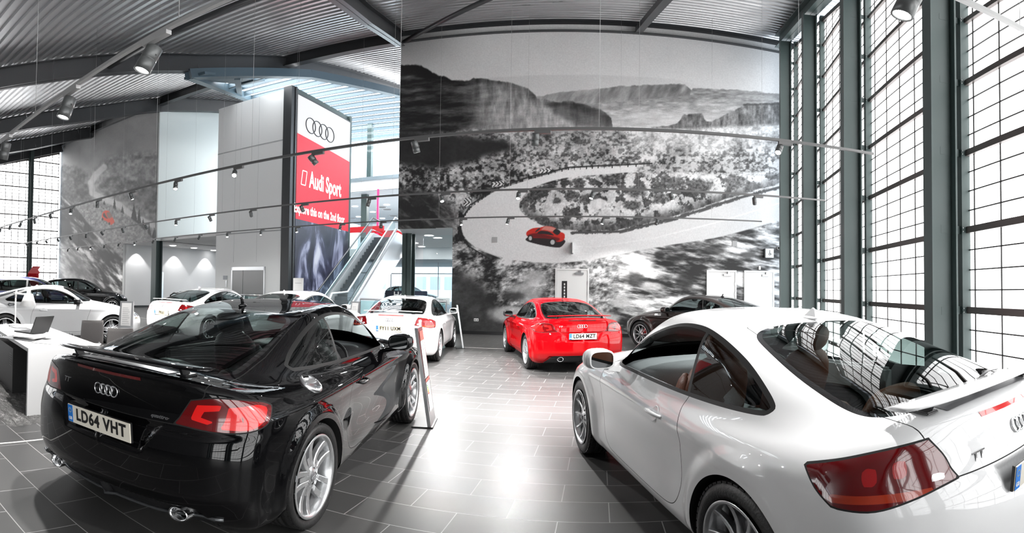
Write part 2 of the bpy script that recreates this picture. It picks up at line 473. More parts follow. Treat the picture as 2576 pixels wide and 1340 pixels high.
DLO = {'new': [(1.80,.935),(1.66,1.045),(1.50,1.140),(1.30,1.220),(1.08,1.262),(.82,1.262),(.56,1.222),(.30,1.150),(.08,1.065),(-.03,1.005,1),(.02,.965,1),(.40,.945),(.9,.930),(1.4,.925)],
       'old': [(1.82,.930),(1.66,1.045),(1.50,1.140),(1.30,1.220),(1.08,1.265),(.82,1.262),(.56,1.215),(.30,1.140),(.10,1.055),(-.02,.985),(.02,.945),(.40,.925),(.9,.915),(1.4,.915)],
       'tall': [(1.98,1.075),(1.80,1.23),(1.58,1.36),(1.30,1.445),(.9,1.475),(.4,1.465),(0,1.425),(-.30,1.345),(-.42,1.25),(-.40,1.14),(-.2,1.075),(.5,1.05),(1.3,1.045)]}
DOOR = {'new': [(1.93,.92),(1.90,.60),(1.83,.36),(1.70,.285),(.80,.285),(.62,.33),(.57,.50),(.60,.72),(.66,.86),(.60,.95,1),(1.2,.94)],
        'old': [(1.90,.92),(1.88,.60),(1.80,.36),(1.68,.285),(.78,.285),(.60,.33),(.50,.50),(.52,.72),(.62,.86),(.60,.93,1),(1.2,.93)],
        'tall': [(2.02,1.04),(2.02,.60),(1.93,.38),(1.80,.32),(1.15,.32),(1.06,.36),(1.05,.6),(1.05,1.045,1),(1.5,1.05)]}
LIGHT = {'new': [(.455,0.767,1),(.56,0.905,1),(.72,0.927),(.90,0.920),(1.06,0.895),(1.13,0.870,1),(1.06,0.795),(.92,0.760),(.72,0.750)],
         'old': [(.475,.79,1),(.52,.875),(.60,.948,1),(.85,.93),(1.02,.905),(1.20,.865,1),(1.14,.80),(1.06,.745,1),(.88,.735),(.70,.755)],
         'tall': [(.50,.86,1),(.52,.97,1),(.9,1.0),(1.10,.98,1),(1.05,.90),(.85,.86)]}
def hcoord(p, x0=-.70):
    return np.abs(p[:, 1]) + np.maximum(0, p[:, 0] - x0) * 1.0
_shells = {}
def shell(gen):
    """all panels of one body generation as shared meshes"""
    if gen in _shells: return _shells[gen]
    P = {'new': COUPE, 'old': COUPE_OLD, 'tall': TALL}[gen]
    B = Body(P); v, Q = B.grid(1.0 if gen != 'tall' else .6)
    K = Cutter(v, Q); WB = B.WB
    X = lambda: K.V[:, 0]
    Y = lambda: np.abs(K.V[:, 1])
    Z = lambda: K.V[:, 2]
    out = {}; gaps = []
    reg = (Q, [])
    for cx in (0.0, WB):
        f = np.maximum(np.hypot(X() - cx, Z() - B.P['rw']) - .365, .45 - Y())
        _, reg = K.split(reg, f)
    # underside
    out['underbody'], reg = K.split(reg, Z() - (P['zb'] + .015))
    # side glass with its black surround
    d = smooth_poly(DLO[gen]); F1 = lambda o: np.maximum(sdp(d, X(), Z()) + o, .28 - Y())
    ins, reg = K.split(reg, F1(0.0))
    glassr, trim = K.split(ins, F1(.020))
    def pil(xc, wdt, sl):                       # slanted pillar between panes
        nonlocal glassr, trim_extra
        a = lambda: X() - xc - sl * (Z() - .95)
        fr, rest = K.split(glassr, -(a() + wdt))   # in front of back edge
        post, front = K.split(fr, a() - wdt)
        trim_extra.append(post); return rest, front
    trim_extra = []
    if gen == 'tall':
        q, rest = pil(1.02, .035, .05); glassr = q
        rear_all = rest; 
        # rest is the front pane here
        out['front_side_window'] = rest
        q2, mid = pil(.02, .03, -.2)
        out['quarter_window'] = q2; out['rear_side_window'] = mid
    else:
        q, front = pil(.625, .014, .42)
        out['quarter_window'] = q; out['door_window'] = front
    out['window_trim'] = (np.vstack([trim[0]] + [t[0] for t in trim_extra]), trim[1] + sum([t[1] for t in trim_extra], []))
    # rear glass
    if gen == 'tall':
        rp = [(-.02,0),(-.46,1.40)]
        f2 = lambda o: np.maximum.reduce([np.abs(Z() - 1.24) - .17 + o, Y() - .60 + .15 * (Z() - 1.1) + o, X() + .35])
    else:
        rw = smooth_poly([(.50,-.30),(.50,.30),(.46,.46),(.36,.525),(.0,.580),(-.30,.590),(-.44,.560),(-.52,.44),(-.555,.2),(-.555,-.2),(-.52,-.44),(-.44,-.560),(-.30,-.590),(0,-.58),(.36,-.525),(.46,-.46)])
        f2 = lambda o: np.maximum(sdp(rw, X(), Y()) + o, .99 - Z())
    ins, reg = K.split(reg, f2(0.0)); out['rear_window'], out['rear_window_border'] = K.split(ins, f2(.028))
    # windscreen
    if gen == 'tall': ws = smooth_poly([(1.42,-.45),(1.46,0),(1.42,.45),(1.44,.57),(1.98,.68),(2.08,.62),(2.28,.3),(2.32,0),(2.28,-.3),(2.08,-.62),(1.98,-.68),(1.44,-.57)])
    else: ws = smooth_poly([(1.38,-.40),(1.40,0),(1.38,.40),(1.36,.53),(1.40,.56),(1.84,.685),(1.92,.66),(2.05,.35),(2.11,0),(2.05,-.35),(1.92,-.66),(1.84,-.685),(1.40,-.56),(1.36,-.53)])
    f3 = lambda o: np.maximum(sdp(ws, X(), Y()) + o, .98 - Z())
    ins, reg = K.split(reg, f3(0.0)); out['windscreen'], out['windscreen_border'] = K.split(ins, f3(.03))
    # tail lights
    lp = smooth_poly(LIGHT[gen]); f4 = lambda o: np.maximum(sdp(lp, hcoord(K.V), Z()) + o, X() + .1)
    ins, reg = K.split(reg, f4(0.0)); lens, rim = K.split(ins, f4(.007))
    gaps.append(rim)
    if gen == 'new':
        H = lambda: hcoord(K.V)
        a = smooth_poly([(.56,0.805,1),(.60,0.880,1),(.76,0.890,1),(.74,0.860,1),(.645,0.850,1),(.625,0.820,1),(.70,0.805,1),(.69,0.785,1)], 2)
        b = smooth_poly([(.74,0.770,1),(.775,0.805,1),(.80,0.880,1),(.99,0.890),(1.08,0.867,1),(1.02,0.805),(.92,0.773)], 3)
        s1, lens = K.split(lens, sdp(a, H(), Z())); s2, lens = K.split(lens, sdp(b, H(), Z()))
        s3, s2 = K.split(s2, np.maximum(np.abs(H() - .875 - .1 * (Z() - .7)) - .006, -1))
        lens = (np.vstack([lens[0], s3[0]]), lens[1] + s3[1])
        out['light_bar'] = (np.vstack([s1[0], s2[0]]), s1[1] + s2[1])
    elif gen == 'old':
        H = lambda: hcoord(K.V)
        s1, lens = K.split(lens, np.maximum(np.abs(Z() - .775 - .02 * (H() - .8)) - .014, np.abs(H() - .84) - .24))
        s2, lens = K.split(lens, ((H() - .755)**4 + ((Z() - .862) * 1.15)**4)**.25 - .034)
        s3, lens = K.split(lens, ((H() - .895)**4 + ((Z() - .848) * 1.15)**4)**.25 - .034)
        s4, lens = K.split(lens, np.maximum(np.abs(Z() - .815) - .012, np.abs(H() - .57) - .034))
        out['light_bar'] = (np.vstack([s2[0], s3[0]]), s2[1] + s3[1])
        out['indicator'] = s1; out['reversing_light'] = s4
    out['tail_light'] = lens
    # headlight and grille
    fx = P['xf'][3][0]
    nose = WB + .55
    HF = lambda: np.abs(K.V[:, 1]) + np.maximum(0, (WB + .62) - X()) * 1.0
    zh = .60 if gen != 'tall' else .72
    hp = smooth_poly([(.40,zh,1),(.42,zh+.10,1),(.80,zh+.14),(1.02,zh+.17,1),(.98,zh+.04),(.80,zh-.03)])
    f5 = np.maximum(sdp(hp, HF(), Z()), WB + .2 - X())
    out['headlight'], reg = K.split(reg, f5)
    gp = smooth_poly([(-.30,zh+.08,1),(.30,zh+.08,1),(.36,zh,1),(.26,.26,1),(-.26,.26,1),(-.36,zh,1)], 3)
    out['grille'], reg = K.split(reg, np.maximum(sdp(gp, Y(), Z()), WB + .3 - X()))
    # boot lid: shut line only
    def shut(fn, wdt=.0025):
        nonlocal reg
        a, reg = K.split(reg, fn() - wdt)
        inn, band = K.split(a, fn() + wdt)
        gaps.append(band); return inn
    if gen == 'tall':
        hatch = shut(lambda: np.maximum.reduce([Y() - .66, .62 - Z(), X() + .25, Z() - 1.5]))
    else:
        zl = .768 if gen == 'new' else .795
        hatch = shut(lambda: np.maximum.reduce([Y() - ((.45 if gen == 'new' else .47) + .9 * np.clip(Z() - zl, 0, .16 if gen == 'new' else .075) + .015 - .13 * np.clip(X() + .1, 0, .7)) , zl - Z(), X() - .56]))
    out['tailgate'] = hatch
    dp = smooth_poly(DOOR[gen])
    out['door'] = shut(lambda: np.maximum(sdp(dp, X(), Z()), .3 - Y()))
    if gen == 'tall':
        dq = smooth_poly([(1.03,1.045,1),(1.03,.34,1),(.50,.34),(.42,.5),(.30,.72),(.10,.85),(.0,1.06,1),(.5,1.05)])
        out['rear_door'] = shut(lambda: np.maximum(sdp(dq, X(), Z()), .3 - Y()))
    # bonnet line
    bn = smooth_poly([(1.9,-.74),(1.9,.74),(2.3,.74),(2.8,.66),(3.12,.50),(3.2,0),(3.12,-.5),(2.8,-.66),(2.3,-.74)])
    out['bonnet'] = shut(lambda: np.maximum.reduce([sdp(bn, X(), Y()), .66 - Z()]))
    # black lower rear
    out['diffuser'], reg = K.split(reg, np.maximum.reduce([Z() - ((.335 if gen == 'new' else .40) - (.12 if gen != 'old' else .20) * sstep(.50 if gen != 'old' else .38, .68, Y())), Y() - .68, X() + .45]))
    out['body_panels'] = reg
    out['shut_lines'] = (np.vstack([g[0] for g in gaps]), sum([g[1] for g in gaps], []))
    meshes = {}
    two = ('door', 'door_window', 'quarter_window', 'tail_light', 'headlight', 'front_side_window', 'rear_side_window', 'rear_door', 'light_bar', 'indicator', 'reversing_light', 'window_trim', 'rear_window_border_x')
    for k, r in out.items():
        if K.used(r) == 0: continue
        if k in two:
            meshes[k] = [panel_mesh(k, B, K.V, r, [BLACK], False, side=sd) for sd in (1, -1)]
        else: meshes[k] = [panel_mesh(k, B, K.V, r, [BLACK], True)]
    _shells[gen] = (B, meshes)
    return _shells[gen]

SOLID = {}
def paint(name, col, coat=1.0, rough=.35, metal=0.0, spec=.5):
    if name in MATS: return MATS[name]
    s_ = mat(name + '_solid', col, rough, metal, spec, coat); s_.node_tree.nodes['Principled BSDF'].inputs['Coat Roughness'].default_value = .008
    SOLID[name] = s_
    m = mat(name, col, rough, metal, spec, coat); N_, L_, b = nodes(m)
    b.inputs['Coat Roughness'].default_value = 0.008
    geo = N_.new('ShaderNodeNewGeometry'); mx = N_.new('ShaderNodeMixShader'); d = N_.new('ShaderNodeBsdfDiffuse')
    d.inputs[0].default_value = (.012, .012, .012, 1)        # the inside of the shell is dark lining
    out = [n for n in N_ if n.type == 'OUTPUT_MATERIAL'][0]
    L_.new(geo.outputs['Backfacing'], mx.inputs[0]); L_.new(b.outputs[0], mx.inputs[1]); L_.new(d.outputs[0], mx.inputs[2]); L_.new(mx.outputs[0], out.inputs[0])
    return m
P_BLACK = paint('black_car_paint', (.0022, .0022, .0026), spec=.0)
P_WHITE = paint('white_car_paint', (.78, .785, .79), spec=.1)
P_RED = paint('red_car_paint', (.36, .0012, .0035), coat=.75, spec=.0)
P_BROWN = paint('dark_bronze_paint', (.018, .010, .008), metal=.3)
P_BLUE = paint('blue_car_paint', (.004, .006, .032))
LENS = mat('dark_red_lens', (.11, .001, .002), .08, 0, .6, 1.0)
LBAR = mat('bright_red_light_guide', (.50, .006, .006), .15, 0, .5, 1.0, emit=(1, .02, .015), es=.10)
LBAR2 = mat('deep_red_reflector', (.34, .004, .006), .15, 0, .5, 1.0)
LAMB = mat('amber_lens', (.34, .03, .008), .1, 0, .6, 1.0)
LCLR = mat('clear_lens', (.75, .70, .70), .08, .4, .6, 1.0)
HEADL = mat('headlight_glass', (.35, .37, .40), .05, .7, .6, 1.0)
GRILLE = mat('grille_black', (.01, .01, .01), .25)
CARGLASS = glass('car_glass', (.42, .47, .47), 1.5)
REARGLASS = glass('tinted_rear_glass', (.30, .35, .34), 1.55)
FRIT = mat('black_glass_border', (.004, .004, .004), .03, 0, .5, 1.0)
TRIMB = mat('window_rubber_black', (.008, .008, .008), .6, 0, .25)
GAP = mat('panel_gap_black', (.002, .002, .002), .8)
RUBBER = mat('tyre_rubber', (.013, .013, .013), .55, bump=(60, .3))
SILVER = mat('wheel_silver', (.72, .73, .74), .25, .85)
DARKWH = mat('wheel_dark_metal', (.06, .06, .065), .3, .8)
DISC = mat('brake_disc_steel', (.25, .25, .26), .3, 1.0)
SEATM = mat('black_leather', (.018, .018, .019), .45, bump=(90, .2))
BROWNL = mat('brown_leather', (.20, .065, .030), .42, bump=(90, .2))
DASHM = mat('dashboard_soft_black', (.03, .03, .032), .5, bump=(200, .2))
DASHG = mat('dashboard_soft_grey', (.48, .49, .50), .55, bump=(200, .2))
PLY = mat('plate_yellow', (.78, .66, .42), .3, 0, .5, .3)
PLYW = mat('plate_cream', (.80, .76, .66), .25, 0, .5, .5)
PLB = mat('plate_blue', (.01, .18, .62), .3)
PLT = mat('plate_black', (.01, .01, .01), .35)

def tyre_mesh(R=.335, r=.245, wd=.245):
    b = MB().use(RUBBER, True)
    h = wd / 2
    prof = [(r - .005, -h + .03), (r + .004, -h + .012), (r + .03, -h), (r + .06, -h + .002), (R - .012, -h + .016), (R - .003, -h + .03)]
    g = []
    for yc in (-.055, -.018, .018, .055):
        g += [(R, yc - .006), (R - .008, yc - .005), (R - .008, yc + .005), (R, yc + .006)]
    prof = prof + g + [(a, -c) for a, c in prof[::-1]]
    n = 72; vs = []; fs = []
    for a, c in prof:
        for k in range(n):
            q = 2 * math.pi * k / n; vs.append((a * math.cos(q), c, a * math.sin(q)))
    for i in range(len(prof) - 1):
        for k in range(n): fs.append((i * n + k, (i + 1) * n + k, (i + 1) * n + (k + 1) % n, i * n + (k + 1) % n))
    b.add(vs, fs, True)
    # tread sipes as small raised shoulder blocks
    for k in range(48):
        q = 2 * math.pi * k / 48
        for s_ in (-1, 1):
            Rm = Matrix.Rotation(-q, 3, 'Y')
            b.box(Rm @ Vector((R - .009, s_ * .094, 0)), (.010, .034, .034), Rm)
    return b.mesh('tyre')
_tyre = None
def wheel(kind, parent, x, side, steer=0.0):
    """rim named wheel with tyre, brake_disc and hub_cap under it; side +1 is left. Outer face of the rim at local +y*side"""
    global _tyre
    if _tyre is None: _tyre = tyre_mesh()
    key = 'wheelmesh_' + kind
    if key not in _shells:
        r = .245; b = MB()
        rimm = SILVER
        b.use(rimm, True)
        T = Matrix.Rotation(-math.pi / 2, 4, 'X')       # local z -> +y
        # barrel and outer lip (y = +0.12 is outside)
        b.lathe([(r, .122), (r - .006, .126), (r - .016, .122), (r - .022, .105), (r - .03, .06), (r - .035, -.10), (r, -.12)], 64, T)
        face = .098
        def spoke(q, w0, w1, off=0.0, r0=.045, r1=r - .014, skew=0.0, th=.022):
            R4 = Matrix.Rotation(-q, 4, 'Y')
            secs = []
            for i in range(6):
                t = i / 5; rr = r0 + (r1 - r0) * t; ww = w0 + (w1 - w0) * t
                dish = face - .022 * math.sin(t * math.pi) ** .7 + .014 * t
                c = off * (1 - .35 * t if skew >= 0 else 1) + skew * t
                secs.append([(rr, dish - th, c - ww / 2), (rr, dish - .004, c - ww / 2), (rr, dish, c - ww / 2 + .004), (rr, dish, c + ww / 2 - .004), (rr, dish - .004, c + ww / 2), (rr, dish - th, c + ww / 2)])
            vs = [R4 @ Vector(p) for s_ in secs for p in s_]; fs = []
            for i in range(5):
                for k in range(5): fs.append((i * 6 + k, (i + 1) * 6 + k, (i + 1) * 6 + k + 1, i * 6 + k + 1))
            b.add(vs, fs, False)
        if kind == 'twin5':
            for k in range(5):
                q = 2 * math.pi * k / 5 + math.pi / 2
                spoke(q, .030, .040, -.026, skew=-.030, th=.03); spoke(q, .030, .040, .026, skew=.030, th=.03)
                R4 = Matrix.Rotation(-q, 4, 'Y')
                b.add([R4 @ Vector(p) for p in ((.05, face - .004, -.02), (.05, face - .004, .02), (.115, face - .018, .012), (.115, face - .018, -.012))], [(0, 1, 2, 3)], False)
        elif kind == 'star10':
            for k in range(10):
                q = 2 * math.pi * k / 10 + math.pi / 2; spoke(q, .030, .022, 0, th=.03)
        elif kind == 'y10':
            for k in range(5):
                q = 2 * math.pi * k / 5 + math.pi / 2
                spoke(q, .026, .018, -.018, skew=-.055); spoke(q, .026, .018, .018, skew=.055)
        else:                                      # 'pair5' dark wheel with bright twin spokes
            b.use(SILVER, True)
            for k in range(5):
                q = 2 * math.pi * k / 5 + math.pi / 2
                spoke(q, .018, .020, -.032, skew=-.008, th=.03); spoke(q, .018, .020, .032, skew=.008, th=.03); spoke(q, .016, .018, 0, th=.03)
        hub = [(0, face + .004), (.030, face + .004), (.034, face), (.060, face - .004), (.068, face - .02), (.07, .04)]
        b.lathe(hub, 32, T)
        b.use(BLACK, True)
        for k in range(5):
            q = 2 * math.pi * k / 5 + math.pi / 2 + math.pi / 5
            M4 = Matrix.Translation((.049 * math.cos(q), face - .003, .049 * math.sin(q))) @ T
            b.lathe([(0, .001), (.007, .001), (.007, -.01)], 10, M4)
        _shells[key] = b.mesh('wheel')
        if 'discm' not in _shells:
            c = MB().use(DISC, True); c.lathe([(.05, .03), (.165, .03), (.165, .008), (.05, .008)], 48, T)
            _shells['discm'] = c.mesh('brake_disc')
            c = MB().use(DARKWH, False); c.box((-.10, .045, .10), (.09, .05, .13), Matrix.Rotation(math.radians(45), 3, 'Y'), .01)
            _shells['caliper'] = c.mesh('brake_caliper')
            c = MB().use(mat('hub_cap_grey', (.2, .2, .21), .3, .5), True); c.lathe([(0, .004), (.026, .003), (.029, 0)], 24, T)
            for i in range(4):
                qq = [((-.018 + .012 * i) + .008 * math.cos(t * math.pi / 6), .005, .008 * math.sin(t * math.pi / 6)) for t in range(12)]
                c.use(CHROME, True).tube(qq, .0013, 5, True)
            _shells['hubcap'] = c.mesh('hub_cap')
    w_ = link('wheel', _shells[key], parent)
    w_.location = (x, side * .775, .335)
    w_.rotation_euler = (0, random.uniform(0, 1.2), (0 if side > 0 else math.pi) + steer)
    big = kind == 'twin5'
    if big and 'tyre_low' not in _shells: _shells['tyre_low'] = tyre_mesh(.335, .266, .25)
    ty_ = link('tyre', _shells['tyre_low'] if big else _tyre, w_)
    if big: w_.scale = (1.085, 1, 1.085); ty_.scale = (1 / 1.085, 1, 1 / 1.085)
    link('brake_disc', _shells['discm'], w_)
    k = link('hub_cap', _shells['hubcap'], w_); k.location = (0, .104, 0)
    return w_

def seat(parent, x, y, m, z0=.30):
    b = MB().use(m, True)
    b.ell((x + .02, y, z0 + .10), (.27, .25, .10), 16, 8, e=.7)
    Rb = Matrix.Rotation(math.radians(-22), 3, 'Y')
    b.ell(Vector((x - .30, y, z0 + .40)), (.085, .235, .36), 18, 10, Rb, e=.75)
    for s_ in (-1, 1):
        b.ell(Vector((x - .24, y + s_ * .20, z0 + .36)), (.09, .055, .28), 12, 8, Rb, e=.9)
        b.ell(Vector((x + .02, y + s_ * .22, z0 + .15)), (.24, .05, .07), 12, 8)
    o = b.build('seat', parent)
    h = MB().use(m, True); h.ell(Vector((x - .46, y, z0 + .80)), (.05, .14, .105), 16, 8, Rb, e=.8)
    h.use(CHROME, True)
    for s_ in (-.06, .06): h.tube([(x - .42, y + s_, z0 + .62), (x - .455, y + s_, z0 + .76)], .006, 6)
    h.build('headrest', o)
    return o

def plate(parent, B, ctr_y, z, txt, m, wd=.52, hg=.111, size=.098):
    p, n = B.rear_at(ctr_y, z)
    n = Vector((n.x, n.y * .3, 0)).normalized(); zx = Vector((0, 0, 1)); tilt = Vector((-.10, 0, 1)).normalized()
    rgt = Vector((0, -1, 0)); nn = rgt.cross(tilt).normalized()
    M4 = frame(p + nn * .018, rgt, tilt, nn)
    e = bpy.data.objects.new('number_plate', None)
    b = MB().use(m, False)
    b.box((0, 0, 0), (wd, hg, .006), bev=.002)
    b.use(BLACK); b.box((0, 0, -.008), (wd + .004, hg + .004, .010))
    b.use(PLB); b.box((-wd / 2 + .024, 0, .0035), (.044, hg - .006, .002))
    o = b.build('number_plate', parent); o.matrix_local = M4
    text_obj('plate_characters', txt, size, Matrix.Translation((.024, .002, .0042)), PLT, o, .0006, .86, .0035, sp=1.12)
    yl = mat('star_yellow', (.8, .65, .1), .4)
    s_ = MB().use(yl)
    for k in range(12):
        q = k * math.pi / 6; s_.box((-wd / 2 + .024 + .013 * math.cos(q), .020 + .013 * math.sin(q), .0050), (.0028, .0028, .001))
    s_.build('star_circle', o)
    text_obj('country_letters', 'GB', .026, Matrix.Translation((-wd / 2 + .024, -.030, .0048)), WHITE, o, .0004, .9, .0008)
    return o

def rings(parent, M4, R=.029, r=.0042, m=None, name='ring_badge'):
    b = MB().use(m or CHROME, True)
    for i in range(4):
        cx = (i - 1.5) * R * 1.42
        b.tube([(cx + R * math.cos(t * math.pi / 16), R * math.sin(t * math.pi / 16), 0) for t in range(32)], r, 8, True)
    o = b.build(name, parent); o.matrix_local = M4; return o

def surf_frame(p, n, right):
    n = Vector(n).normalized(); rgt = Vector(right); rgt = (rgt - n * rgt.dot(n)).normalized(); up = n.cross(rgt)
    return frame(p, rgt, up, n)

def make_car(name, label, cat, gen, pnt, loc, rz, wheels='star10', txt=None, plm=PLY, opt=(), group=None, seatm=None, dash=None, mirror=None, steer=0.0, badge=None, scale=1.0):
    seatm = seatm or SEATM; dash = dash or DASHM
    root = empty(name, loc, rz, label, cat, group); root.scale = (scale,) * 3
    B, M_ = shell(gen); WB = B.WB; tall = gen == 'tall'; psol = SOLID[pnt.name]
    mm = {'body_panels': pnt, 'door': pnt, 'rear_door': pnt, 'tailgate': pnt, 'bonnet': pnt, 'underbody': BLACK, 'window_trim': TRIMB,
          'rear_window': REARGLASS, 'rear_window_border': FRIT, 'windscreen': CARGLASS, 'windscreen_border': FRIT, 'quarter_window': REARGLASS,
          'door_window': CARGLASS, 'front_side_window': CARGLASS, 'rear_side_window': REARGLASS, 'tail_light': LENS, 'headlight': HEADL, 'grille': GRILLE,
          'shut_lines': GAP, 'diffuser': BLACK, 'light_bar': LBAR2 if gen == 'old' else LBAR, 'indicator': LAMB, 'reversing_light': LCLR}
    nm = {'window_trim': 'window_surround', 'body_panels': 'body_shell', 'shut_lines': 'panel_gaps', 'diffuser': 'rear_diffuser'}
    tl = []
    doors = []
    def add(k, parent):
        res = []
        for me in M_.get(k, []):
            if me is None: continue
            o = link(nm.get(k, k), me, parent)
            o.material_slots[0].link = 'OBJECT'; o.material_slots[0].material = mm[k]; res.append(o)
        return res
    for k in M_:
        if k in ('light_bar', 'indicator', 'reversing_light', 'door_window', 'front_side_window', 'rear_side_window'): continue
        r = add(k, root)
        if k == 'tail_light': tl = r
        if k == 'door': doors = r
    for k in ('light_bar', 'indicator', 'reversing_light'):
        for o, pr in zip(add(k, None), tl): o.parent = pr
    for k in ('door_window', 'front_side_window'):
        if 'opendoorglass' in opt:
            continue
        for o, pr in zip(add(k, None), doors): o.parent = pr
    add('rear_side_window', root)
    # arch linings
    for cx in (0, WB):
        for s_ in (-1, 1):
            a = MB().use(GAP, True)
            n = 26
            vs = []; fs = []
            for k in range(n):
                q = -.35 + (math.pi + .7) * k / (n - 1)
                for yy in (.50, .905 if cx == 0 else .90):
                    vs.append((cx + .372 * math.cos(q), s_ * yy, B.P['rw'] + .372 * math.sin(q)))
            for k in range(n - 1): fs.append((2 * k, 2 * k + 1, 2 * k + 3, 2 * k + 2) if s_ > 0 else (2 * k + 2, 2 * k + 3, 2 * k + 1, 2 * k))
            # trim lining to stay inside the shell
            out_vs = []
            for p in vs:
                yy = p[1]
                if abs(yy) > .6:
                    q_, _n = B.side_at(p[0], max(p[2], .22), s_)
                    yy = s_ * (abs(q_.y) - .006)
                out_vs.append((p[0], yy, p[2]))
            a.add(out_vs, fs, True)
            vs = [(cx + .372 * math.cos(q), s_ * .50, B.P['rw'] + .372 * math.sin(q)) for q in np.linspace(-.35, math.pi + .35, n)]
            a.add(vs, [tuple(range(n))], False)
            a.build('wheel_arch_liner', root)
    for cx, st in ((0, 0), (WB, steer)):
        for s_ in (1, -1): wheel(wheels, root, cx, s_, st)
    if 'redcal' in opt:
        for cx in (0, WB):
            for s_ in (1, -1):
                k = link('brake_caliper', bpy.data.meshes.new('brake_caliper'), root)
                c_ = MB().use(mat('caliper_red', (.55, .02, .02), .3)); c_.box((cx - .12, s_ * .815, .335 + .10), (.09, .05, .15), Matrix.Rotation(math.radians(-35), 3, 'Y'), .01)
                k.data = c_.mesh('brake_caliper')
    if 'low' not in opt:
        # interior
        zt = .16 if tall else 0
        f = MB().use(mat('car_floor_carpet', (.015, .015, .016), .9)); f.box((1.0, 0, .27 + zt / 2), (2.2, 1.45, .05)); f.box((-.25, 0, .55 + zt), (.75, 1.1, .06)); f.box((.55, 0, .42 + zt), (.5, 1.2, .28), bev=.05)
        f.build('cabin_floor', root)
        for s_ in (1, -1): seat(root, 1.20 if tall else 1.42, s_ * .36, seatm, .33 + zt)
        r_ = MB().use(seatm, True)
        for s_ in (1, -1):
            r_.ell((.22, s_ * .30, .74 + zt), (.07, .24, .19), 14, 8, Matrix.Rotation(math.radians(-28), 3, 'Y'), e=.7)
        r_.build('rear_seat', root)
        d_ = MB().use(dash, True)
        d_.ell((1.86, 0, .80 + zt), (.30, .69, .13), 28, 10, e=.6)
        d_.ell((1.74, -.36, .885 + zt), (.10, .19, .045), 16, 8, e=.8)
        d_.use(dash, False); d_.box((1.45, 0, .50 + zt), (.75, .20, .24), bev=.04)
        for s_ in (1, -1):                       # inner door tops
            d_.box((1.15, s_ * .745, .815 + zt), (1.15, .06, .20), bev=.02)
        dd = d_.build('dashboard', root)
        for yy in (-.60, -.12, .12, .60):
            v_ = MB().use(ALU, True)
            Mv = Matrix.Translation((1.585, yy, .80 + zt)) @ Matrix.Rotation(-math.pi / 2, 4, 'Y')
            v_.lathe([(.042, 0), (.046, .006), (.036, .008), (.034, 0)], 20, Mv)
            v_.build('air_vent', dd)
        sw = MB().use(BLACK, True); Ms = Matrix.Translation((1.42, -.36, .80 + zt)) @ Matrix.Rotation(math.radians(-66), 4, 'Y')
        sw.tube([Ms @ Vector((.185 * math.cos(t * math.pi / 16), .185 * math.sin(t * math.pi / 16), 0)) for t in range(32)], .014, 8, True)
        sw.ell(Ms @ Vector((0, 0, -.02)), (.06, .07, .03), 12, 8, e=.7)
        for q in (0, math.pi, -math.pi / 2 + math.pi): sw.bar(Ms @ Vector((0, 0, -.01)), Ms @ Vector((.18 * math.sin(q), .18 * math.cos(q), 0)), .03, .012)
        sw.bar(Ms @ Vector((0, 0, -.01)), Ms @ Vector((0, 0, -.2)), .05, .05)
        sw.build('steering_wheel', root)
        p, n = B.top_at(1.50, 0)
        mr = MB().use(BLACK, True); mr.ell((1.44, 0, p.z - .09), (.018, .12, .036), 16, 8, e=.8); mr.bar((1.48, 0, p.z - .02), (1.45, 0, p.z - .09), .02)
        mr.build('rear_view_mirror', root)
    # door mirrors
    mk = mirror or psol
    zx = (1.64, 1.085) if tall else (1.66, .985)
    if tall: zx = (1.80, 1.12)
    for s_ in (1, -1):
        b = MB().use(mk, True)
        b.ell((zx[0] - .02, s_ * .975, zx[1]), (.075, .105, .074), 20, 10, Matrix.Rotation(s_ * .12, 3, 'Z'), e=.75)
        b.bar((zx[0] + .0, s_ * .93, zx[1] - .06), (zx[0] + .02, s_ * .80, zx[1] - .09), .07, .035)
        o = b.build('door_mirror', root)
        g = MB().use(BLACK, False); R_ = Matrix.Rotation(s_ * .12, 3, 'Z')
        pts = [(math.cos(t * math.pi / 12), math.sin(t * math.pi / 12)) for t in range(24)]
        pw = lambda q: math.copysign(abs(q) ** .6, q)
        def ringpts(k, dx): return [Vector((zx[0] - .02, s_ * .975, zx[1])) + R_ @ Vector((dx, .100 * k * pw(c), .067 * k * pw(t))) for c, t in pts]
        A_, B_ = ringpts(1.0, -.058), ringpts(.93, -.090)
        C_ = ringpts(.82, -.088)
        g.use(mk, True).add(A_ + B_ + C_, [(i, (i + 1) % 24, 24 + (i + 1) % 24, 24 + i) for i in range(24)] + [(24 + i, 24 + (i + 1) % 24, 48 + (i + 1) % 24, 48 + i) for i in range(24)], True)
        B_ = ringpts(.82, -.087)
        g.use(mat('mirror_glass', (.55, .57, .58), .02, 1.0), False).add(B_, [tuple(range(23, -1, -1))])
        g.build('mirror_glass', o)
    # handles
    for s_ in (1, -1):
        xh = .86 if not tall else 1.22
        for xq in ((xh,) if not tall else (xh, .38)):
            zq = .775 if not tall else .93
            p, n = B.side_at(xq, zq, s_)
            Mh = surf_frame(p, n, (1, 0, 0))
            b = MB().use(BLACK if pnt is P_BLACK else psol, True)
            b.tube([Mh @ Vector(q) for q in ((-.085, 0, -.004), (-.075, 0, .022), (-.03, 0, .030), (.03, 0, .030), (.075, 0, .022), (.085, 0, -.004))], [.008, .011, .012, .012, .011, .008], 10)
            b.use(BLACK if pnt is P_BLACK else psol, True).lathe([(0, -.012), (.03, -.008), (.044, .001), (.047, -.002)], 20, Mh)
            b.build('door_handle', doors[0 if s_ > 0 else 1] if xq == xh else root)
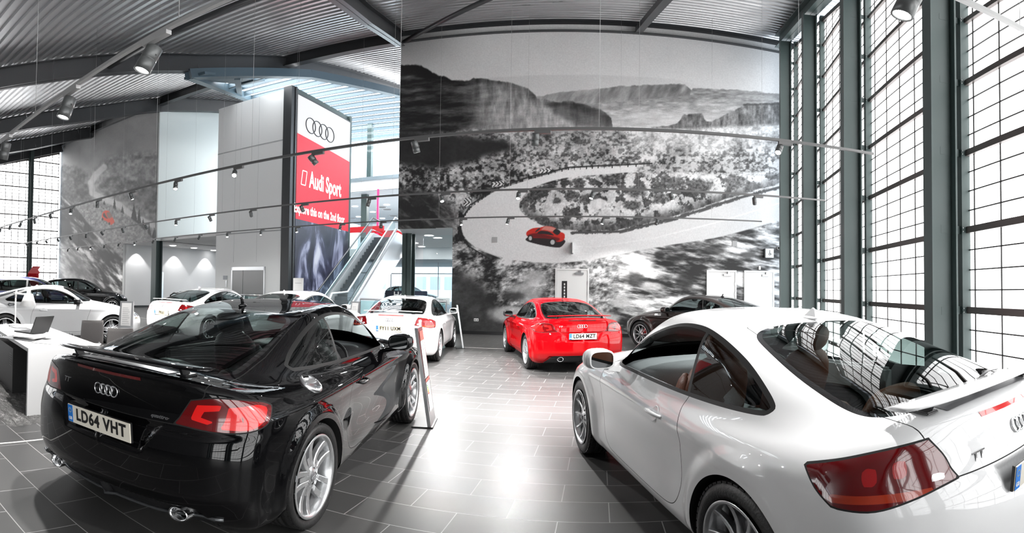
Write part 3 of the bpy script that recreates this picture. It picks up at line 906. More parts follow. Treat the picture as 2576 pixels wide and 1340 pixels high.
    # fuel flap on the right-hand side
    if not tall:
        p, n = B.side_at(.12, .885, -1)
        Mh = surf_frame(p + n * .005, n, (1, 0, 0))
        flat = 'newflap' in opt
        b = MB().use(ALU if 'alucap' in opt else psol, True)
        b.lathe([(0, .004), (.052, .004), (.056, .009), (.078, .009), (.084, .002), (.086, -.030)], 40, Mh)
        if 'alucap' in opt:
            for k in range(6):
                q = k * math.pi / 3; b.lathe([(0, .003), (.005, .003), (.005, -.003)], 8, Mh @ Matrix.Translation((.067 * math.cos(q), .067 * math.sin(q), .009)))
            b.box(Mh @ Vector((0, 0, .006)), (.104, .03, .008), Mh.to_3x3())
        b.build('fuel_flap', root)
    # fin aerial
    px_ = (.60 if gen == 'new' else .60) if not tall else .0
    p, n = B.top_at(px_, 0)
    b = MB().use(mk if 'dafin' not in opt else BLACK, True)
    if pnt is P_BLACK or gen == 'new':
        b.ell(p + Vector((0, 0, .004)), (.055, .022, .016), 12, 6); 
        b.prism([(-.012, -.005), (.03, -.005), (-.005, .06), (-.03, .065)], -.004, .004, Matrix.Translation(p) @ Matrix.Rotation(math.pi / 2, 4, 'X'))
        b.ell(p + Vector((-.018, 0, .066)), (.014, .005, .008), 8, 6)
    else:
        b.prism([(-.075, -.01), (.08, -.01), (.02, .018), (-.045, .062), (-.065, .05)], -.006, .006, Matrix.Translation(p) @ Matrix.Rotation(math.pi / 2, 4, 'X'))
        b.ell(p, (.09, .03, .014), 14, 6)
    b.build('roof_aerial', root)
    # roof joint lines
    if not tall:
        # raised rear spoiler on two struts
        zs = 1.055 if gen == 'new' else 1.06
        xs0 = -.70 if gen == 'new' else -.655
        if 'spoiler' in opt:
            yw = .60; n = 25; vs = []; fs = []
            lip = []
            for k in range(n):
                y = -yw + 2 * yw * k / (n - 1); t = abs(y) / yw
                xb = xs0 + .11 * y * y + .04 * t ** 6 - .015; chord = .155 * (1 - .35 * t ** 5)
                zc_ = zs - .035 * y * y
                sec = [(xb, zc_ + .006), (xb + chord * .15, zc_ + .012), (xb + chord * .6, zc_ + .012), (xb + chord, zc_ + .0), (xb + chord * .8, zc_ - .006), (xb + chord * .1, zc_ - .004)]
                vs += [(a_, y, b_) for a_, b_ in sec]
            for k in range(n - 1):
                for j in range(6): fs.append((k * 6 + j, k * 6 + (j + 1) % 6, (k + 1) * 6 + (j + 1) % 6, (k + 1) * 6 + j)[::-1])
            fs.append(tuple(range(6))); fs.append(tuple((n - 1) * 6 + j for j in range(5, -1, -1)))
            sp = MB().use(psol, True).add(vs, fs, True).build('rear_spoiler', root)
            for s_ in (-1, 1):
                st = MB().use(BLACK, False)
                p, nn = B.top_at(xs0 + .12, s_ * .43)
                st.bar(p - Vector((0, 0, .01)), (xs0 + .09, s_ * .43, zs - .01), .018, .05)
                st.box(p + Vector((0, 0, .002)), (.10, .07, .012), bev=.004)
                st.build('spoiler_strut', sp)
            # the recess under the blade
            rc_ = MB().use(ALU if gen == 'new' else mat('spoiler_well_grey', (.25, .25, .26), .35, .6), True)
            pts = []
            for k in range(n):
                y = -.37 + .74 * k / (n - 1)
                for dx in (.03, .10):
                    p, nn = B.top_at(xs0 + .11 * y * y + dx, y); pts.append(p + Vector((0, 0, .003)))
            rc_.add(pts, [(2 * k, 2 * k + 2, 2 * k + 3, 2 * k + 1)[::-1] for k in range(n - 1)], True)
            rc_.build('spoiler_tray', root)
            # high brake light under the blade
            br = MB().use(LBAR if gen == 'old' else LENS, True); pts = []
            zb_ = .972 if gen == 'new' else .975
            for k in range(n):
                y = -.26 + .52 * k / (n - 1)
                for z in (zb_ - .008, zb_ + .008):
                    p, nn = B.rear_at(y, z); pts.append(p + nn * .002)
            br.add(pts, [(2 * k, 2 * k + 1, 2 * k + 3, 2 * k + 2) for k in range(n - 1)], True)
            br.build('brake_light', root)
        # badges
        zb_ = .868 if gen == 'new' else .885
        p, n = B.rear_at(0, zb_); rings(root, surf_frame(p + n * .004, n, (0, -1, 0)), .030 if gen == 'new' else .029)
        p, n = B.rear_at(.40, zb_ - .015)
        for t_, yy, sz in (('TT', .40 if gen == 'new' else .36, .045), ('quattro' if 'quattro' in opt else ('TFSI' if 'tfsi' in opt else ''), -.37 if gen == 'old' else -.38, .026)):
            if not t_: continue
            zz_ = zb_ - .02 if gen == 'new' else zb_ - .055
            if t_ == 'TT' : zz_ = zb_ - .01 if gen == 'new' else zb_ - .045
            else: zz_ = zb_ - .075 if gen == 'new' else zb_ - .05
            p, n = B.rear_at(yy, zz_)
            text_obj('model_badge', t_, sz, surf_frame(p + n * .002, n, (0, -1, 0)), CHROME, root, .0015, 1.3, .0008, shear=.25)
        # exhausts
        ex = {'twin': (.50, -.50), 'left2': (.40,), 'right': (-.47,), 'both': (.50, -.50)}[next((o for o in opt if o in ('twin', 'left2', 'right', 'both')), 'twin')]
        for yy in ex:
            b = MB().use(CHROME, True)
            p, n = B.rear_at(yy, .275)
            Me = Matrix.Translation(p + Vector((-.005, 0, -.005))) @ Matrix.Rotation(-math.pi / 2, 4, 'Y')
            sc = Matrix.Diagonal((.8, 1.15, 1, 1))
            b.lathe([(.040, -.10), (.043, .035), (.049, .042), (.052, .035), (.050, -.10)], 28, Me @ sc)
            b.use(GAP, True).lathe([(0, -.03), (.042, -.03)], 20, Me @ sc)
            b.build('exhaust_tip', root)
        # bright blade along the lower bumper
        if gen == 'new' and 'blade' in opt:
            for (z, y1, r_) in ((.235, .72, .010),):
                pts = []
                for k in range(31):
                    y = -y1 + 2 * y1 * k / 30; p, n = B.rear_at(y, z + .05 * sstep(.3, .72, abs(y))); pts.append(p + n * .006)
                MB().use(mat('blade_grey', (.10, .105, .11), .25, .6), True).tube(pts, r_, 8).build('bumper_blade', root)
        if txt: plate(root, B, 0, .69 if gen == 'new' else .722, txt, plm)
        # chrome line under the side glass
        if 'chrome' in opt:
            for s_ in (1, -1):
                pts = []
                for x_, z_ in [(1.80, .925), (1.4, .917), (.9, .921), (.40, .936), (.05, .955)]:
                    p, n = B.side_at(x_, z_, s_); pts.append(p + n * .003)
                MB().use(ALU, True).tube(pts, .005, 6).build('window_sill_trim', root)
        if 'wiper' in opt:
            p0, n0 = B.top_at(-.52, .0); p1, n1 = B.top_at(-.40, -.46)
            MB().use(BLACK, True).tube([p0 + n0 * .02, (p0 + p1) / 2 + n0 * .035, p1 + n1 * .012], .007, 6).build('rear_wiper', root)
    return root
# ================================================================= THE HALL
def S(o): o['kind'] = 'structure'; return o
GX = [-9, 0, 4, 8, 11, 14.7, 18, 22, 28, 40]; GZ = [3.2, 6.3, 7.6, 8.8, 9.55, 10.75, 11.4, 12.0, 12.6, 13.4]
def roofz(u, v): return float(np.interp(v, GX, GZ)) - .035 * u
VM = 14.68
# ---- floor: 600 x 300 dark tiles in half bond
fm = mat('dark_floor_tiles', (.05, .05, .05), .3, 0, .38); N_, L_, b_ = nodes(fm)
tc = N_.new('ShaderNodeTexCoord'); mp = N_.new('ShaderNodeMapping'); mp.inputs['Rotation'].default_value = (0, 0, AL)
mp.inputs['Location'].default_value = (-.08, -.02, 0)
bk = N_.new('ShaderNodeTexBrick'); bk.offset = .5
for k, v_ in (('Scale', 1.0), ('Mortar Size', .0030), ('Mortar Smooth', .1), ('Brick Width', .6), ('Row Height', .305), ('Bias', 0.0)): bk.inputs[k].default_value = v_
bk.inputs['Color1'].default_value = (.052, .0515, .051, 1); bk.inputs['Color2'].default_value = (.064, .063, .062, 1); bk.inputs['Mortar'].default_value = (.30, .295, .29, 1)
ns = N_.new('ShaderNodeTexNoise'); ns.inputs['Scale'].default_value = 5; ns.inputs['Detail'].default_value = 8; ns.inputs['Roughness'].default_value = .6
mx = N_.new('ShaderNodeMixRGB'); mx.blend_type = 'OVERLAY'; mx.inputs[0].default_value = .12
L_.new(tc.outputs['Object'], mp.inputs[0]); L_.new(mp.outputs[0], bk.inputs['Vector']); L_.new(tc.outputs['Object'], ns.inputs['Vector'])
L_.new(bk.outputs['Color'], mx.inputs[1]); L_.new(ns.outputs['Fac'], mx.inputs[2]); L_.new(mx.outputs[0], b_.inputs['Base Color'])
rr = N_.new('ShaderNodeMapRange'); rr.inputs[3].default_value = .36; rr.inputs[4].default_value = .44
L_.new(ns.outputs['Fac'], rr.inputs[0]); L_.new(rr.outputs[0], b_.inputs['Roughness'])
bp = N_.new('ShaderNodeBump'); bp.inputs['Strength'].default_value = .25; bp.inputs['Distance'].default_value = .002; bp.invert = True
L_.new(bk.outputs['Fac'], bp.inputs['Height']); L_.new(bp.outputs[0], b_.inputs['Normal'])
b = MB().use(fm); b.add([W(-34, -9.5), W(9, -9.5), W(9, 48), W(-34, 48)], [(0, 1, 2, 3)])
S(b.build('floor'))
# pale strip between floor zones
S(MB().use(mat('pale_joint', (.6, .6, .58), .4)).wbox(-22, 5.6, 11.31, 11.335, 0, .003).build('trim_1'))
S(MB().use(MATS['pale_joint']).wbox(-3.89, -3.865, -6, 2.2, 0, .003).build('trim_2'))

# ---- corrugated metal roof deck, sheets running along the hall
rm = mat('corrugated_metal_deck', (.60, .60, .61), .30, .85); N_, L_, b_ = nodes(rm)
tc = N_.new('ShaderNodeTexCoord'); mp = N_.new('ShaderNodeMapping'); mp.inputs['Rotation'].default_value = (0, 0, AL); mp.inputs['Scale'].default_value = (.25, 7, 7)
ns = N_.new('ShaderNodeTexNoise'); ns.inputs['Scale'].default_value = 1.0; ns.inputs['Detail'].default_value = 3
rr = N_.new('ShaderNodeMapRange'); rr.inputs[3].default_value = .18; rr.inputs[4].default_value = .50
L_.new(tc.outputs['Object'], mp.inputs[0]); L_.new(mp.outputs[0], ns.inputs['Vector']); L_.new(ns.outputs['Fac'], rr.inputs[0]); L_.new(rr.outputs[0], b_.inputs['Roughness'])
vs = []; fs = []; prof = []
v = -9.0
while v < 30:
    for dv, dz in ((0, 0), (.11, 0), (.14, .055), (.25, .055), (.28, 0)): prof.append((v + dv, dz)) if dv < .28 else None
    v += .28
us = [-34, -20, -10, 0, 9]
for v, dz in prof:
    for u in us: vs.append(W(u, v, roofz(u, v) + dz))
nu = len(us)
for i in range(len(prof) - 1):
    for j in range(nu - 1): fs.append((i * nu + j, i * nu + j + 1, (i + 1) * nu + j + 1, (i + 1) * nu + j)[::-1])
b = MB().use(rm); b.add(vs, fs, False); S(b.build('ceiling'))

# ---- roof steel
def ibeam(b, P0, P1, h=.5, w_=.24, t=.03, up=Vector((0, 0, 1))):
    P0 = Vector(P0); P1 = Vector(P1)
    d = Vector((0, 0, 1))
    b.bar(P0 - d * (h / 2), P1 - d * (h / 2), t, h)
    b.bar(P0 - d * (t / 2), P1 - d * (t / 2), w_, t); b.bar(P0 - d * (h - t / 2), P1 - d * (h - t / 2), w_, t)
def curved(name, pts, h=.5, w_=.26, drop=.02):
    b = MB().use(DARKSTEEL)
    for (u0, v0), (u1, v1) in zip(pts[:-1], pts[1:]):
        ibeam(b, W(u0, v0, roofz(u0, v0) - drop), W(u1, v1, roofz(u1, v1) - drop), h, w_)
    return S(b.build(name))
def line(u0, v0, u1, v1, n): return [(u0 + (u1 - u0) * i / n, v0 + (v1 - v0) * i / n) for i in range(n + 1)]
curved('beam', line(-11.6, 14.7, 8.5, 14.7, 1), .5, .3)
curved('beam', line(-31.2, 14.6, -11.6, 14.7, 2), .45, .3)
curved('beam', line(-6.56, 14.6, -5.6, 9.2, 6) + line(-5.6, 9.2, -3.6, -2, 8)[1:], .62, .30)
curved('beam', line(-14.6, -1.5, -9.9, 23, 22), .72, .32)
curved('beam', line(-22.8, -1.5, -18.4, 20, 18), .78, .32)
curved('beam', line(-29.6, -1.5, -26.0, 18, 14), .75, .32)
curved('beam', line(-33, 8, -30.2, 18, 6), .5, .3)
def roof_tube(a, c, r=.08):
    z0, z1 = roofz(*a) - .45, roofz(*c) - .3
    S(MB().use(DARKSTEEL).tube([W(*a, z0), W(*c, z1)], r, 12).build('brace'))
roof_tube((-6.4, 14.6), (-2.6, 11.0))
S(MB().use(DARKSTEEL).bar(W(1.2, 14.6, roofz(1.2, 14.6) - .35), W(1.65, 10.5, roofz(1.6, 10.5) - .2), .22, .22).build('brace'))
roof_tube((-13.4, 7.6), (-6.2, 7.9), .11); roof_tube((-19.6, 14.4), (-22.6, 9.5))

# ---- glazed window walls: translucent lit panels in a fine grid, between steel columns
pm = mat('translucent_daylight_panel', (.85, .86, .86), .5, emit=(1.0, 1.0, 1.0), es=1.9); N_, L_, b_ = nodes(pm)
ns = N_.new('ShaderNodeTexNoise'); ns.inputs['Scale'].default_value = 1.7; ns.inputs['Detail'].default_value = 5; ns.inputs['Roughness'].default_value = .6
tc = N_.new('ShaderNodeTexCoord'); L_.new(tc.outputs['Object'], ns.inputs['Vector'])
cr = N_.new('ShaderNodeMapRange'); cr.inputs[3].default_value = 0.80; cr.inputs[4].default_value = 1.14
L_.new(ns.outputs['Fac'], cr.inputs[0])
mu = N_.new('ShaderNodeMath'); mu.operation = 'MULTIPLY'; mu.inputs[1].default_value = WINDOW_ES = 2.5
L_.new(cr.outputs[0], mu.inputs[0]); L_.new(mu.outputs[0], b_.inputs['Emission Strength'])
RAIL = mat('bronze_grey_rail', (.12, .105, .10), .4, .3); THIN = mat('thin_grid_bar', (.035, .033, .033), .5)
def wall_frame(T, cw, w_, off, z, flipside=1):
    """point on a skewed wall: T direction, cw distance, w_ along it, off towards the room"""
    n = Vector((math.cos(T), -math.sin(T), 0)); t = Vector((math.sin(T), math.cos(T), 0))
    p = n * (cw - off) + t * w_; p.z = z; return p
def window_wall(idx, T, cw, posts, rail0, rail_dz, topz, cell_w, sub, bar=.014, col_off=.35, colside=1, ztop=12.5):
    """one window object per bay: pane, rails and the thin grid"""
    PT = lambda w_, off, z: wall_frame(T, cw, w_, off * colside, z)
    for i in range(len(posts) - 1):
        w0, w1 = posts[i] + .05, posts[i + 1] - .05
        ta, tb = topz(w0), topz(w1)
        r = empty('window_%d' % (idx + i), PT(w0, 0, 0)); r['kind'] = 'structure'
        inv = Matrix.Translation(-PT(w0, 0, 0)); L = lambda q: inv @ q
        MB().use(pm).add([L(PT(w0, 0, 0)), L(PT(w1, 0, 0)), L(PT(w1, 0, tb)), L(PT(w0, 0, ta))], [(0, 1, 2, 3)]).build('pane', r)
        g = MB().use(THIN); rl = MB().use(RAIL)
        nrow = 0; z = rail0 - 2 * rail_dz
        while z < max(ta, tb):
            if z > .02:
                # clip by the sloping head
                def span(zz):
                    a_, b2 = w0, w1
                    if zz > min(ta, tb):
                        t = (zz - ta) / (tb - ta) if tb != ta else 2
                        if tb > ta: a_ = w0 + (w1 - w0) * t
                        else: b2 = w0 + (w1 - w0) * t
                    return a_, b2
                if z < max(ta, tb):
                    a_, b2 = span(z)
                    if b2 - a_ > .05: rl.bar(L(PT(a_, .03, z)), L(PT(b2, .03, z)), .05, .075)
            for k in range(1, sub):
                zz = z + rail_dz * k / sub
                if .02 < zz < max(ta, tb):
                    a_, b2 = span(zz) if z > -99 and zz > min(ta, tb) else (w0, w1)
                    if b2 - a_ > .05: g.bar(L(PT(a_, .012, zz)), L(PT(b2, .012, zz)), bar, bar)
            z += rail_dz
        q = math.floor(w0 / cell_w) + 1
        while q * cell_w < w1:
            ww = q * cell_w; tz = ta + (tb - ta) * (ww - w0) / (w1 - w0)
            g.bar(L(PT(ww, .012, 0)), L(PT(ww, .012, tz)), bar, bar, up=Vector((1, 0, 0))); q += 1
        rl.bar(L(PT(w0, .03, ta - .05)), L(PT(w1, .03, tb - .05)), .06, .12)
        rl.build('window_rail', r); g.build('glazing_bar', r)
def steel_column(T, cw, w_, off, ztop, colside=1, wd=.20, dp=.30, mull=True, rail0=1.235, rail_dz=.907):
    PT = lambda a, o, z: wall_frame(T, cw, a, o * colside, z)
    n = Vector((math.cos(T), -math.sin(T), 0)); ang = -T
    r = empty('steel_column', PT(w_, off, 0)); r['kind'] = 'structure'
    c0 = PT(w_, off, 0); L = lambda q: q - c0
    b = MB().use(STEEL); Rz = Matrix.Rotation(ang, 3, 'Z')
    b.box((0, 0, ztop / 2), (dp, .016, ztop), Rz)
    for s_ in (-1, 1): b.box(Rz @ Vector((s_ * dp / 2, 0, ztop / 2)), (.022, wd, ztop), Rz)
    b.box((0, 0, .012), (dp + .12, wd + .12, .024), Rz)
    b.build('column_shaft', r)
    if mull:
        m = MB().use(STEEL); q = L(PT(w_ , .055, 0))
        m.box(q + Vector((0, 0, ztop / 2)), (.11, .10, ztop), Rz); m.build('mullion_post', r)
        z = rail0 - rail_dz
        while z < ztop - .3:
            k = MB().use(STEEL); k.box((L(PT(w_, off, z)) + q) / 2 + Vector((0, 0, z / 2)) if False else (L(PT(w_, off / 2, z))), (off, .02, .09), Rz)
            k.use(ALU, True)
            for s_ in (-.02, .02): k.ell(L(PT(w_ - .055, .10, z + s_)), (.007, .007, .007), 8, 5)
            k.build('bracket', r); z += rail_dz
    return r
TR, CWR = .38, 2.973
posts = [-10.5, -7.5, -4.45, -1.43, 1.57, 4.57, 7.58, 10.5, 13.35, 14.62]
def topR(w_):
    p = wall_frame(TR, CWR, w_, 0, 0); u, v = UV(p); return roofz(u, v) - .62
window_wall(1, TR, CWR, posts, 1.235, .907, topR, .49, 4)
for w_ in posts[:-1]:
    p = wall_frame(TR, CWR, w_, 0, 0); u, v = UV(p); steel_column(TR, CWR, w_, .36, roofz(u, v) - .55)
b = MB().use(STEEL)
for a_, c_ in zip(posts[:-1], posts[1:]):
    q0, q1 = wall_frame(TR, CWR, a_, .30, 0), wall_frame(TR, CWR, c_, .30, 0)
    q0.z = roofz(*UV(q0)) - .03; q1.z = roofz(*UV(q1)) - .03
    ibeam(b, q0, q1, .50, .30)
S(b.build('beam'))
# far left window wall (the hall's other end)
TL_, CWL = AL, -31.2
lp = [-9, -5.8, -2.8, .2, 3.2, 6.2, 9.2, 12.2, 14.6]
def topL(w_): return roofz(-31.2, w_) - .9
window_wall(20, TL_, CWL, lp, 1.0, 1.0, topL, .5, 4, bar=.03, colside=-1)
for w_ in lp[1:-1]: steel_column(TL_, CWL, w_, .5, topL(w_) + .5, colside=-1, wd=.25, dp=.3, rail0=1.0, rail_dz=1.0)
S(MB().use(DARKSTEEL).bar(W(-31, 14.6, topL(14.6) + .25), W(-31, -9, topL(-9) + .25), .3, .5).build('beam'))

# ---- printed murals -------------------------------------------------------
def vnoise(x, y, seed=0):
    xi = np.floor(x).astype(np.int64); yi = np.floor(y).astype(np.int64); fx = x - xi; fy = y - yi
    fx = fx * fx * (3 - 2 * fx); fy = fy * fy * (3 - 2 * fy)
    def h(a, b2):
        n = (a * 374761393 + b2 * 668265263 + seed * 974634777) & 0xffffffff
        n = ((n ^ (n >> 13)) * 1274126177) & 0xffffffff
        return ((n ^ (n >> 16)) & 0xffff) / 65535.0
    return (h(xi, yi) * (1 - fx) + h(xi + 1, yi) * fx) * (1 - fy) + (h(xi, yi + 1) * (1 - fx) + h(xi + 1, yi + 1) * fx) * fy
def fbm(x, y, s, o=5, seed=0, rough=.55):
    t = 0; a = 1; n = 0
    for k in range(o): t = t + a * vnoise(x / s * 2**k + 17 * k, y / s * 2**k + 31 * k, seed + k); n += a; a *= rough
    return t / n
def sm(a, b2, x): return sstep(a, b2, x)
def mixin(img, val, m): return img * (1 - m) + val * m
def poly_m(pts, x, y, soft=2.0, per=5):
    p = smooth_poly(pts, per); m = np.zeros(x.shape); x0, y0 = p.min(0) - 8; x1, y1 = p.max(0) + 8
    k = (x > x0) & (x < x1) & (y > y0) & (y < y1)
    if k.any(): m[k] = 1 - sm(-soft, soft, sdp(p, x[k], y[k]))
    return m
def lin_m(pts, x, y, wd, soft=1.0):
    d = np.full(x.shape, 1e9)
    for (ax, ay), (bx, by) in zip(pts[:-1], pts[1:]):
        ex, ey = bx - ax, by - ay; t = np.clip(((x - ax) * ex + (y - ay) * ey) / (ex * ex + ey * ey), 0, 1)
        d = np.minimum(d, np.hypot(x - ax - ex * t, y - ay - ey * t))
    return 1 - sm(wd, wd + soft, d)
def top_m(pts, x, y, soft=3):           # everything below a skyline
    px_, py_ = zip(*pts); return sm(-soft, soft, y - np.interp(x, px_, py_))
def canyon(x, y):
    """grey-scale print of a desert road winding round a bend"""
    n1 = fbm(x, y, 60, 5, 1); n2 = fbm(x, y, 10, 4, 7, .75); n3 = fbm(x, y, 38, 5, 11); n4 = fbm(x, y, 4, 3, 12)
    g = .80 + .03 * (n1 - .5) - .30 * sm(1240, 980, x) * sm(240, 80, y) - .05 * sm(1500, 1960, x)
    m = top_m([(988,240),(1200,200),(1240,195),(1350,189),(1500,188),(1650,195),(1700,200),(1790,222),(1980,237)], x, y, 2)
    g = mixin(g, .74 + .03 * n1, m)
    ys = y + 5 * (fbm(x, y, 9, 3, 15) - .5)
    m = top_m([(988,300),(1370,240),(1400,232),(1430,230),(1560,217),(1640,213),(1722,211),(1742,228),(1756,243),(1980,300)], x, ys, 2)
    fac = fbm(x * .9 + y * .45, y * .5, 16, 4, 3)
    g = mixin(g, .52 + .42 * (fac - .5) + .24 * sm(240, 300, y) - .06 * sm(1640, 1740, x), m)
    m = top_m([(988,300),(1735,240),(1742,222),(1850,225),(1920,232),(1980,238)], x, ys, 1.5)
    g = mixin(g, .50 + .40 * (fbm(x * .7, y * 2.6, 14, 4, 5) - .5) + .16 * sm(235, 290, y), m)
    # pale valley floor
    m = top_m([(988,330),(1450,330),(1540,300),(1600,283),(1980,285)], x, ys, 8)
    g = mixin(g, .70 + .30 * (fbm(x * .6, y * 2.4, 22, 5, 9) - .5) - .10 * sm(1740, 1900, x), m)
    # flat topped cliffs to the right
    m = poly_m([(1640,322),(1700,312),(1720,288,1),(1766,284,1),(1778,306),(1800,300),(1850,276),(1875,262,1),(1990,258,1),(1990,312,1),(1900,322),(1800,330)], x, ys, 2)
    g = mixin(g, .36 + .55 * (fbm(x * 1.2, y * .35, 9, 4, 13) - .5) + .35 * (n2 - .5), m * .95)
    g = mixin(g, .20, lin_m([(1872,263),(1990,260)], x, ys, 1.5, 3) * .7)
    # big butte on the left
    ysb = y + 10 * (fbm(x, y * .5, 16, 4, 19) - .5)
    m = top_m([(988,163),(1060,165),(1088,182),(1108,190),(1140,203),(1178,205),(1190,197),(1215,197),(1290,208),(1330,226),(1352,246),(1400,256),(1440,256),(1470,262),(1510,275),(1538,298),(1545,345),(1560,500)], x, ysb, 2.5)
    st = fbm(x * 1.1, y * .30, 12, 5, 21, .65); ly = fbm(x * .35, y * 1.6 + .10 * x, 18, 5, 23, .65)
    lit = sm(1130, 1250, x)
    bt = .13 + .38 * lit + .50 * (st - .5) * lit + .75 * (ly - .5) * (1 - lit * .7) + .10 * sm(230, 300, y) * lit
    bt = bt - .25 * poly_m([(1375,262),(1440,256),(1470,262),(1510,275),(1545,300),(1548,325),(1500,322),(1430,306)], x, y, 9) * (.5 + st)
    bt = bt - .10 * (1 - sm(0, 26, ysb - np.interp(x, [988,1088,1140,1215,1290,1352,1440,1538], [163,182,203,197,208,246,256,298])))
    g = mixin(g, np.clip(bt, .05, .9), m * sm(352, 326, y + 14 * (n3 - .5)))
    # scrub slopes
    m = top_m([(988,338),(1200,326),(1400,334),(1480,326),(1560,322),(1700,326),(1760,322),(1860,316),(1980,310)], x, y + 10 * (n3 - .5), 7)
    wb_ = sm(380, 540, y)
    nb = fbm(x, y * 1.25, 8, 4, 7, .62) * (1 - wb_) + fbm(x, y * 1.1, 20, 5, 8, .66) * wb_
    amp = .30 + .26 * sm(340, 470, y) - .16 * sm(1560, 1640, x) * sm(420, 350, y)
    sc = .68 - amp * sm(.42, .64, nb) + .45 * (n4 - .5) * (.5 + wb_ * .6) + .7 * (n3 - .5)
    sc = sc + .10 * sm(1540, 1600, x) * sm(400, 330, y) - .10 * sm(1250, 1000, x)
    g = mixin(g, np.clip(sc, .07, .86), m)
    m = poly_m([(970,336),(1120,336),(1200,345),(1262,352),(1292,368),(1250,388),(1180,408),(1110,424),(970,404)], x, y + 14 * (n3 - .5), 14)
    g = mixin(g, .09 + .12 * (n1 - .4), m * .95)
    # dark hollow at the left edge
    m = poly_m([(970,500),(1040,478),(1110,500),(1140,530),(1125,600),(970,600)], x, y + 16 * (n3 - .5), 14)
    g = mixin(g, .10 + 1.3 * np.clip(fbm(x * .5 - y * .9, x * .35 + y * .1, 12, 4, 31) - .50, 0, 1), m * .9)
    # near ground: streaked by speed
    q = x * .985 + y * .17; r_ = y * .985 - x * .17
    sk = fbm(q * .22, r_, 9, 5, 41); s2 = fbm(q * .3, r_, 34, 4, 43)
    gr = .50 + 1.7 * (sk - .5) + 1.7 * (s2 - .5) + .5 * (fbm(q * .25, r_, 4, 3, 55) - .5)
    near = fbm(x, y, 30, 5, 47)
    fine = fbm(x * .8 + y * .3, y * 1.25, 7, 3, 53, .7)
    rock = .47 + 1.5 * (fbm(x * .8 + y * .3, y * 1.2, 22, 5, 49, .7) - .5) + .8 * (near - .5) + .8 * (fine - .5)
    gr = gr * sm(1480, 1620, x) + rock * sm(1620, 1480, x)
    gr = gr + .14 * sm(1500, 1900, x) * sm(640, 600, y)
    m = sm(600, 640, y + 0 * x); g = mixin(g, np.clip(gr, .06, .86), np.maximum(m, sm(560, 640, y + (x - 1700) * .15)))
    m = poly_m([(1136,690),(1200,700),(1250,760),(1290,850),(1136,850)], x, y, 22); g = mixin(g, .13 + .25 * np.clip(near - .5, 0, 1), m * .9)
    for cx, cy_, rx, ry in ((1345,700,40,26),(1320,735,55,30),(1290,790,70,26),(1520,800,46,20),(1560,760,30,14),(1640,720,40,12)):
        m = 1 - sm(.5, 1.1, np.hypot((x - cx) / rx, (y - cy_) / ry) + .5 * (near - .5)); g = mixin(g, .70 + .15 * (n2 - .5), m * .8)
    for cx, cy_, rx, ry in ((1290,745,30,14),(1420,740,26,22),(1405,800,40,14),(1250,640,46,10),(1600,700,30,22),(1725,705,26,24),(1700,650,26,12),(1790,632,40,12),(1880,640,30,10),(1660,640,14,10)):
        m = 1 - sm(.4, 1.2, np.hypot((x - cx) / rx, (y - cy_) / ry) + .8 * (near - .5)); g = mixin(g, .11, m * .75)
    # the road
    road = poly_m([(1990,455,1),(1850,494),(1700,544),(1560,577),(1440,580),(1370,569),(1330,548),(1308,525),(1312,500),(1340,472),(1420,448),(1530,438),(1640,430),(1990,430,1),(1990,408,1),(1640,412),(1520,420),(1440,424),(1330,452),(1240,484),(1180,528),(1160,566),(1178,608),(1240,640),(1300,655),(1400,661),(1500,651),(1650,622),(1800,598),(1900,572),(1990,545,1)], x, y, 2.0)
    rv = .78 + .05 * (fbm(x * .4, y, 60, 3, 51) - .5) - .08 * sm(1560, 1990, x) + .05 * sm(1500, 1300, x)
    g = mixin(g, rv + .03, road)
    # scrubby island inside the bend
    isl = poly_m([(1990,452,1),(1850,492),(1700,542),(1560,575),(1440,578),(1372,567),(1334,546),(1314,524),(1318,502),(1345,476),(1422,452),(1530,442),(1640,434),(1990,434,1)], x, y, 2)
    ib = fbm(x, y * 1.1, 22, 5, 81, .66)
    iv = .74 + .25 * (n4 - .5) + .4 * (n3 - .5) - .52 * sm(.50, .60, ib)
    for cx, cy_, rx, ry in ((1345,488,26,18),(1375,470,30,14),(1325,510,14,14),(1540,440,42,26),(1455,458,22,12),(1480,500,34,14),(1440,490,18,16),(1600,480,34,20),(1590,515,26,16),(1690,460,40,22),(1660,500,24,18),(1760,470,44,26),(1850,455,40,20),(1890,470,26,16),(1400,505,16,10)):
        mm_ = 1 - sm(.55, 1.05, np.hypot((x - cx) / rx, (y - cy_) / ry) + 1.1 * (n2 - .5)); iv = mixin(iv, .17 + .5 * (n4 - .4), mm_ * .85)
    mm_ = 1 - sm(.7, 1.0, np.hypot((x - 1505) / 26, (y - 512) / 15) + .3 * (n2 - .5)); iv = mixin(iv, .82 - .3 * (st - .4), mm_)
    edge = sm(30, 0, np.interp(x, [1310,1340,1372,1440,1560,1700,1850,1990], [524,546,567,578,575,542,492,452]) - y)
    iv = mixin(iv, .17 + .5 * (fbm(x * 1.5, y * .6, 8, 3, 83) - .4), edge * .8)
    iv = iv + .12 * sm(1560, 1700, x) * sm(520, 440, y)
    g = mixin(g, np.clip(iv, .08, .86), isl)
    up = poly_m([(1640,405),(1990,395,1),(1990,440,1),(1700,436),(1600,436)], x, y, 8); g = mixin(g, np.clip(sc, .1, .7), up * .8)
    g = mixin(g, .86, lin_m([(1440,432),(1350,455),(1270,486),(1240,520),(1232,550),(1245,580),(1290,603),(1330,612),(1400,620),(1500,620),(1640,600),(1800,560),(1980,505)], x, y, .7, 1.4) * .8)
    g = mixin(g, .85, lin_m([(1330,470),(1305,500),(1303,530),(1330,555),(1380,575)], x, y, .6, 1.3) * .8)
    g = mixin(g, .86, lin_m([(1170,560),(1166,590),(1200,625),(1260,648)], x, y, .6, 1.3) * .7)
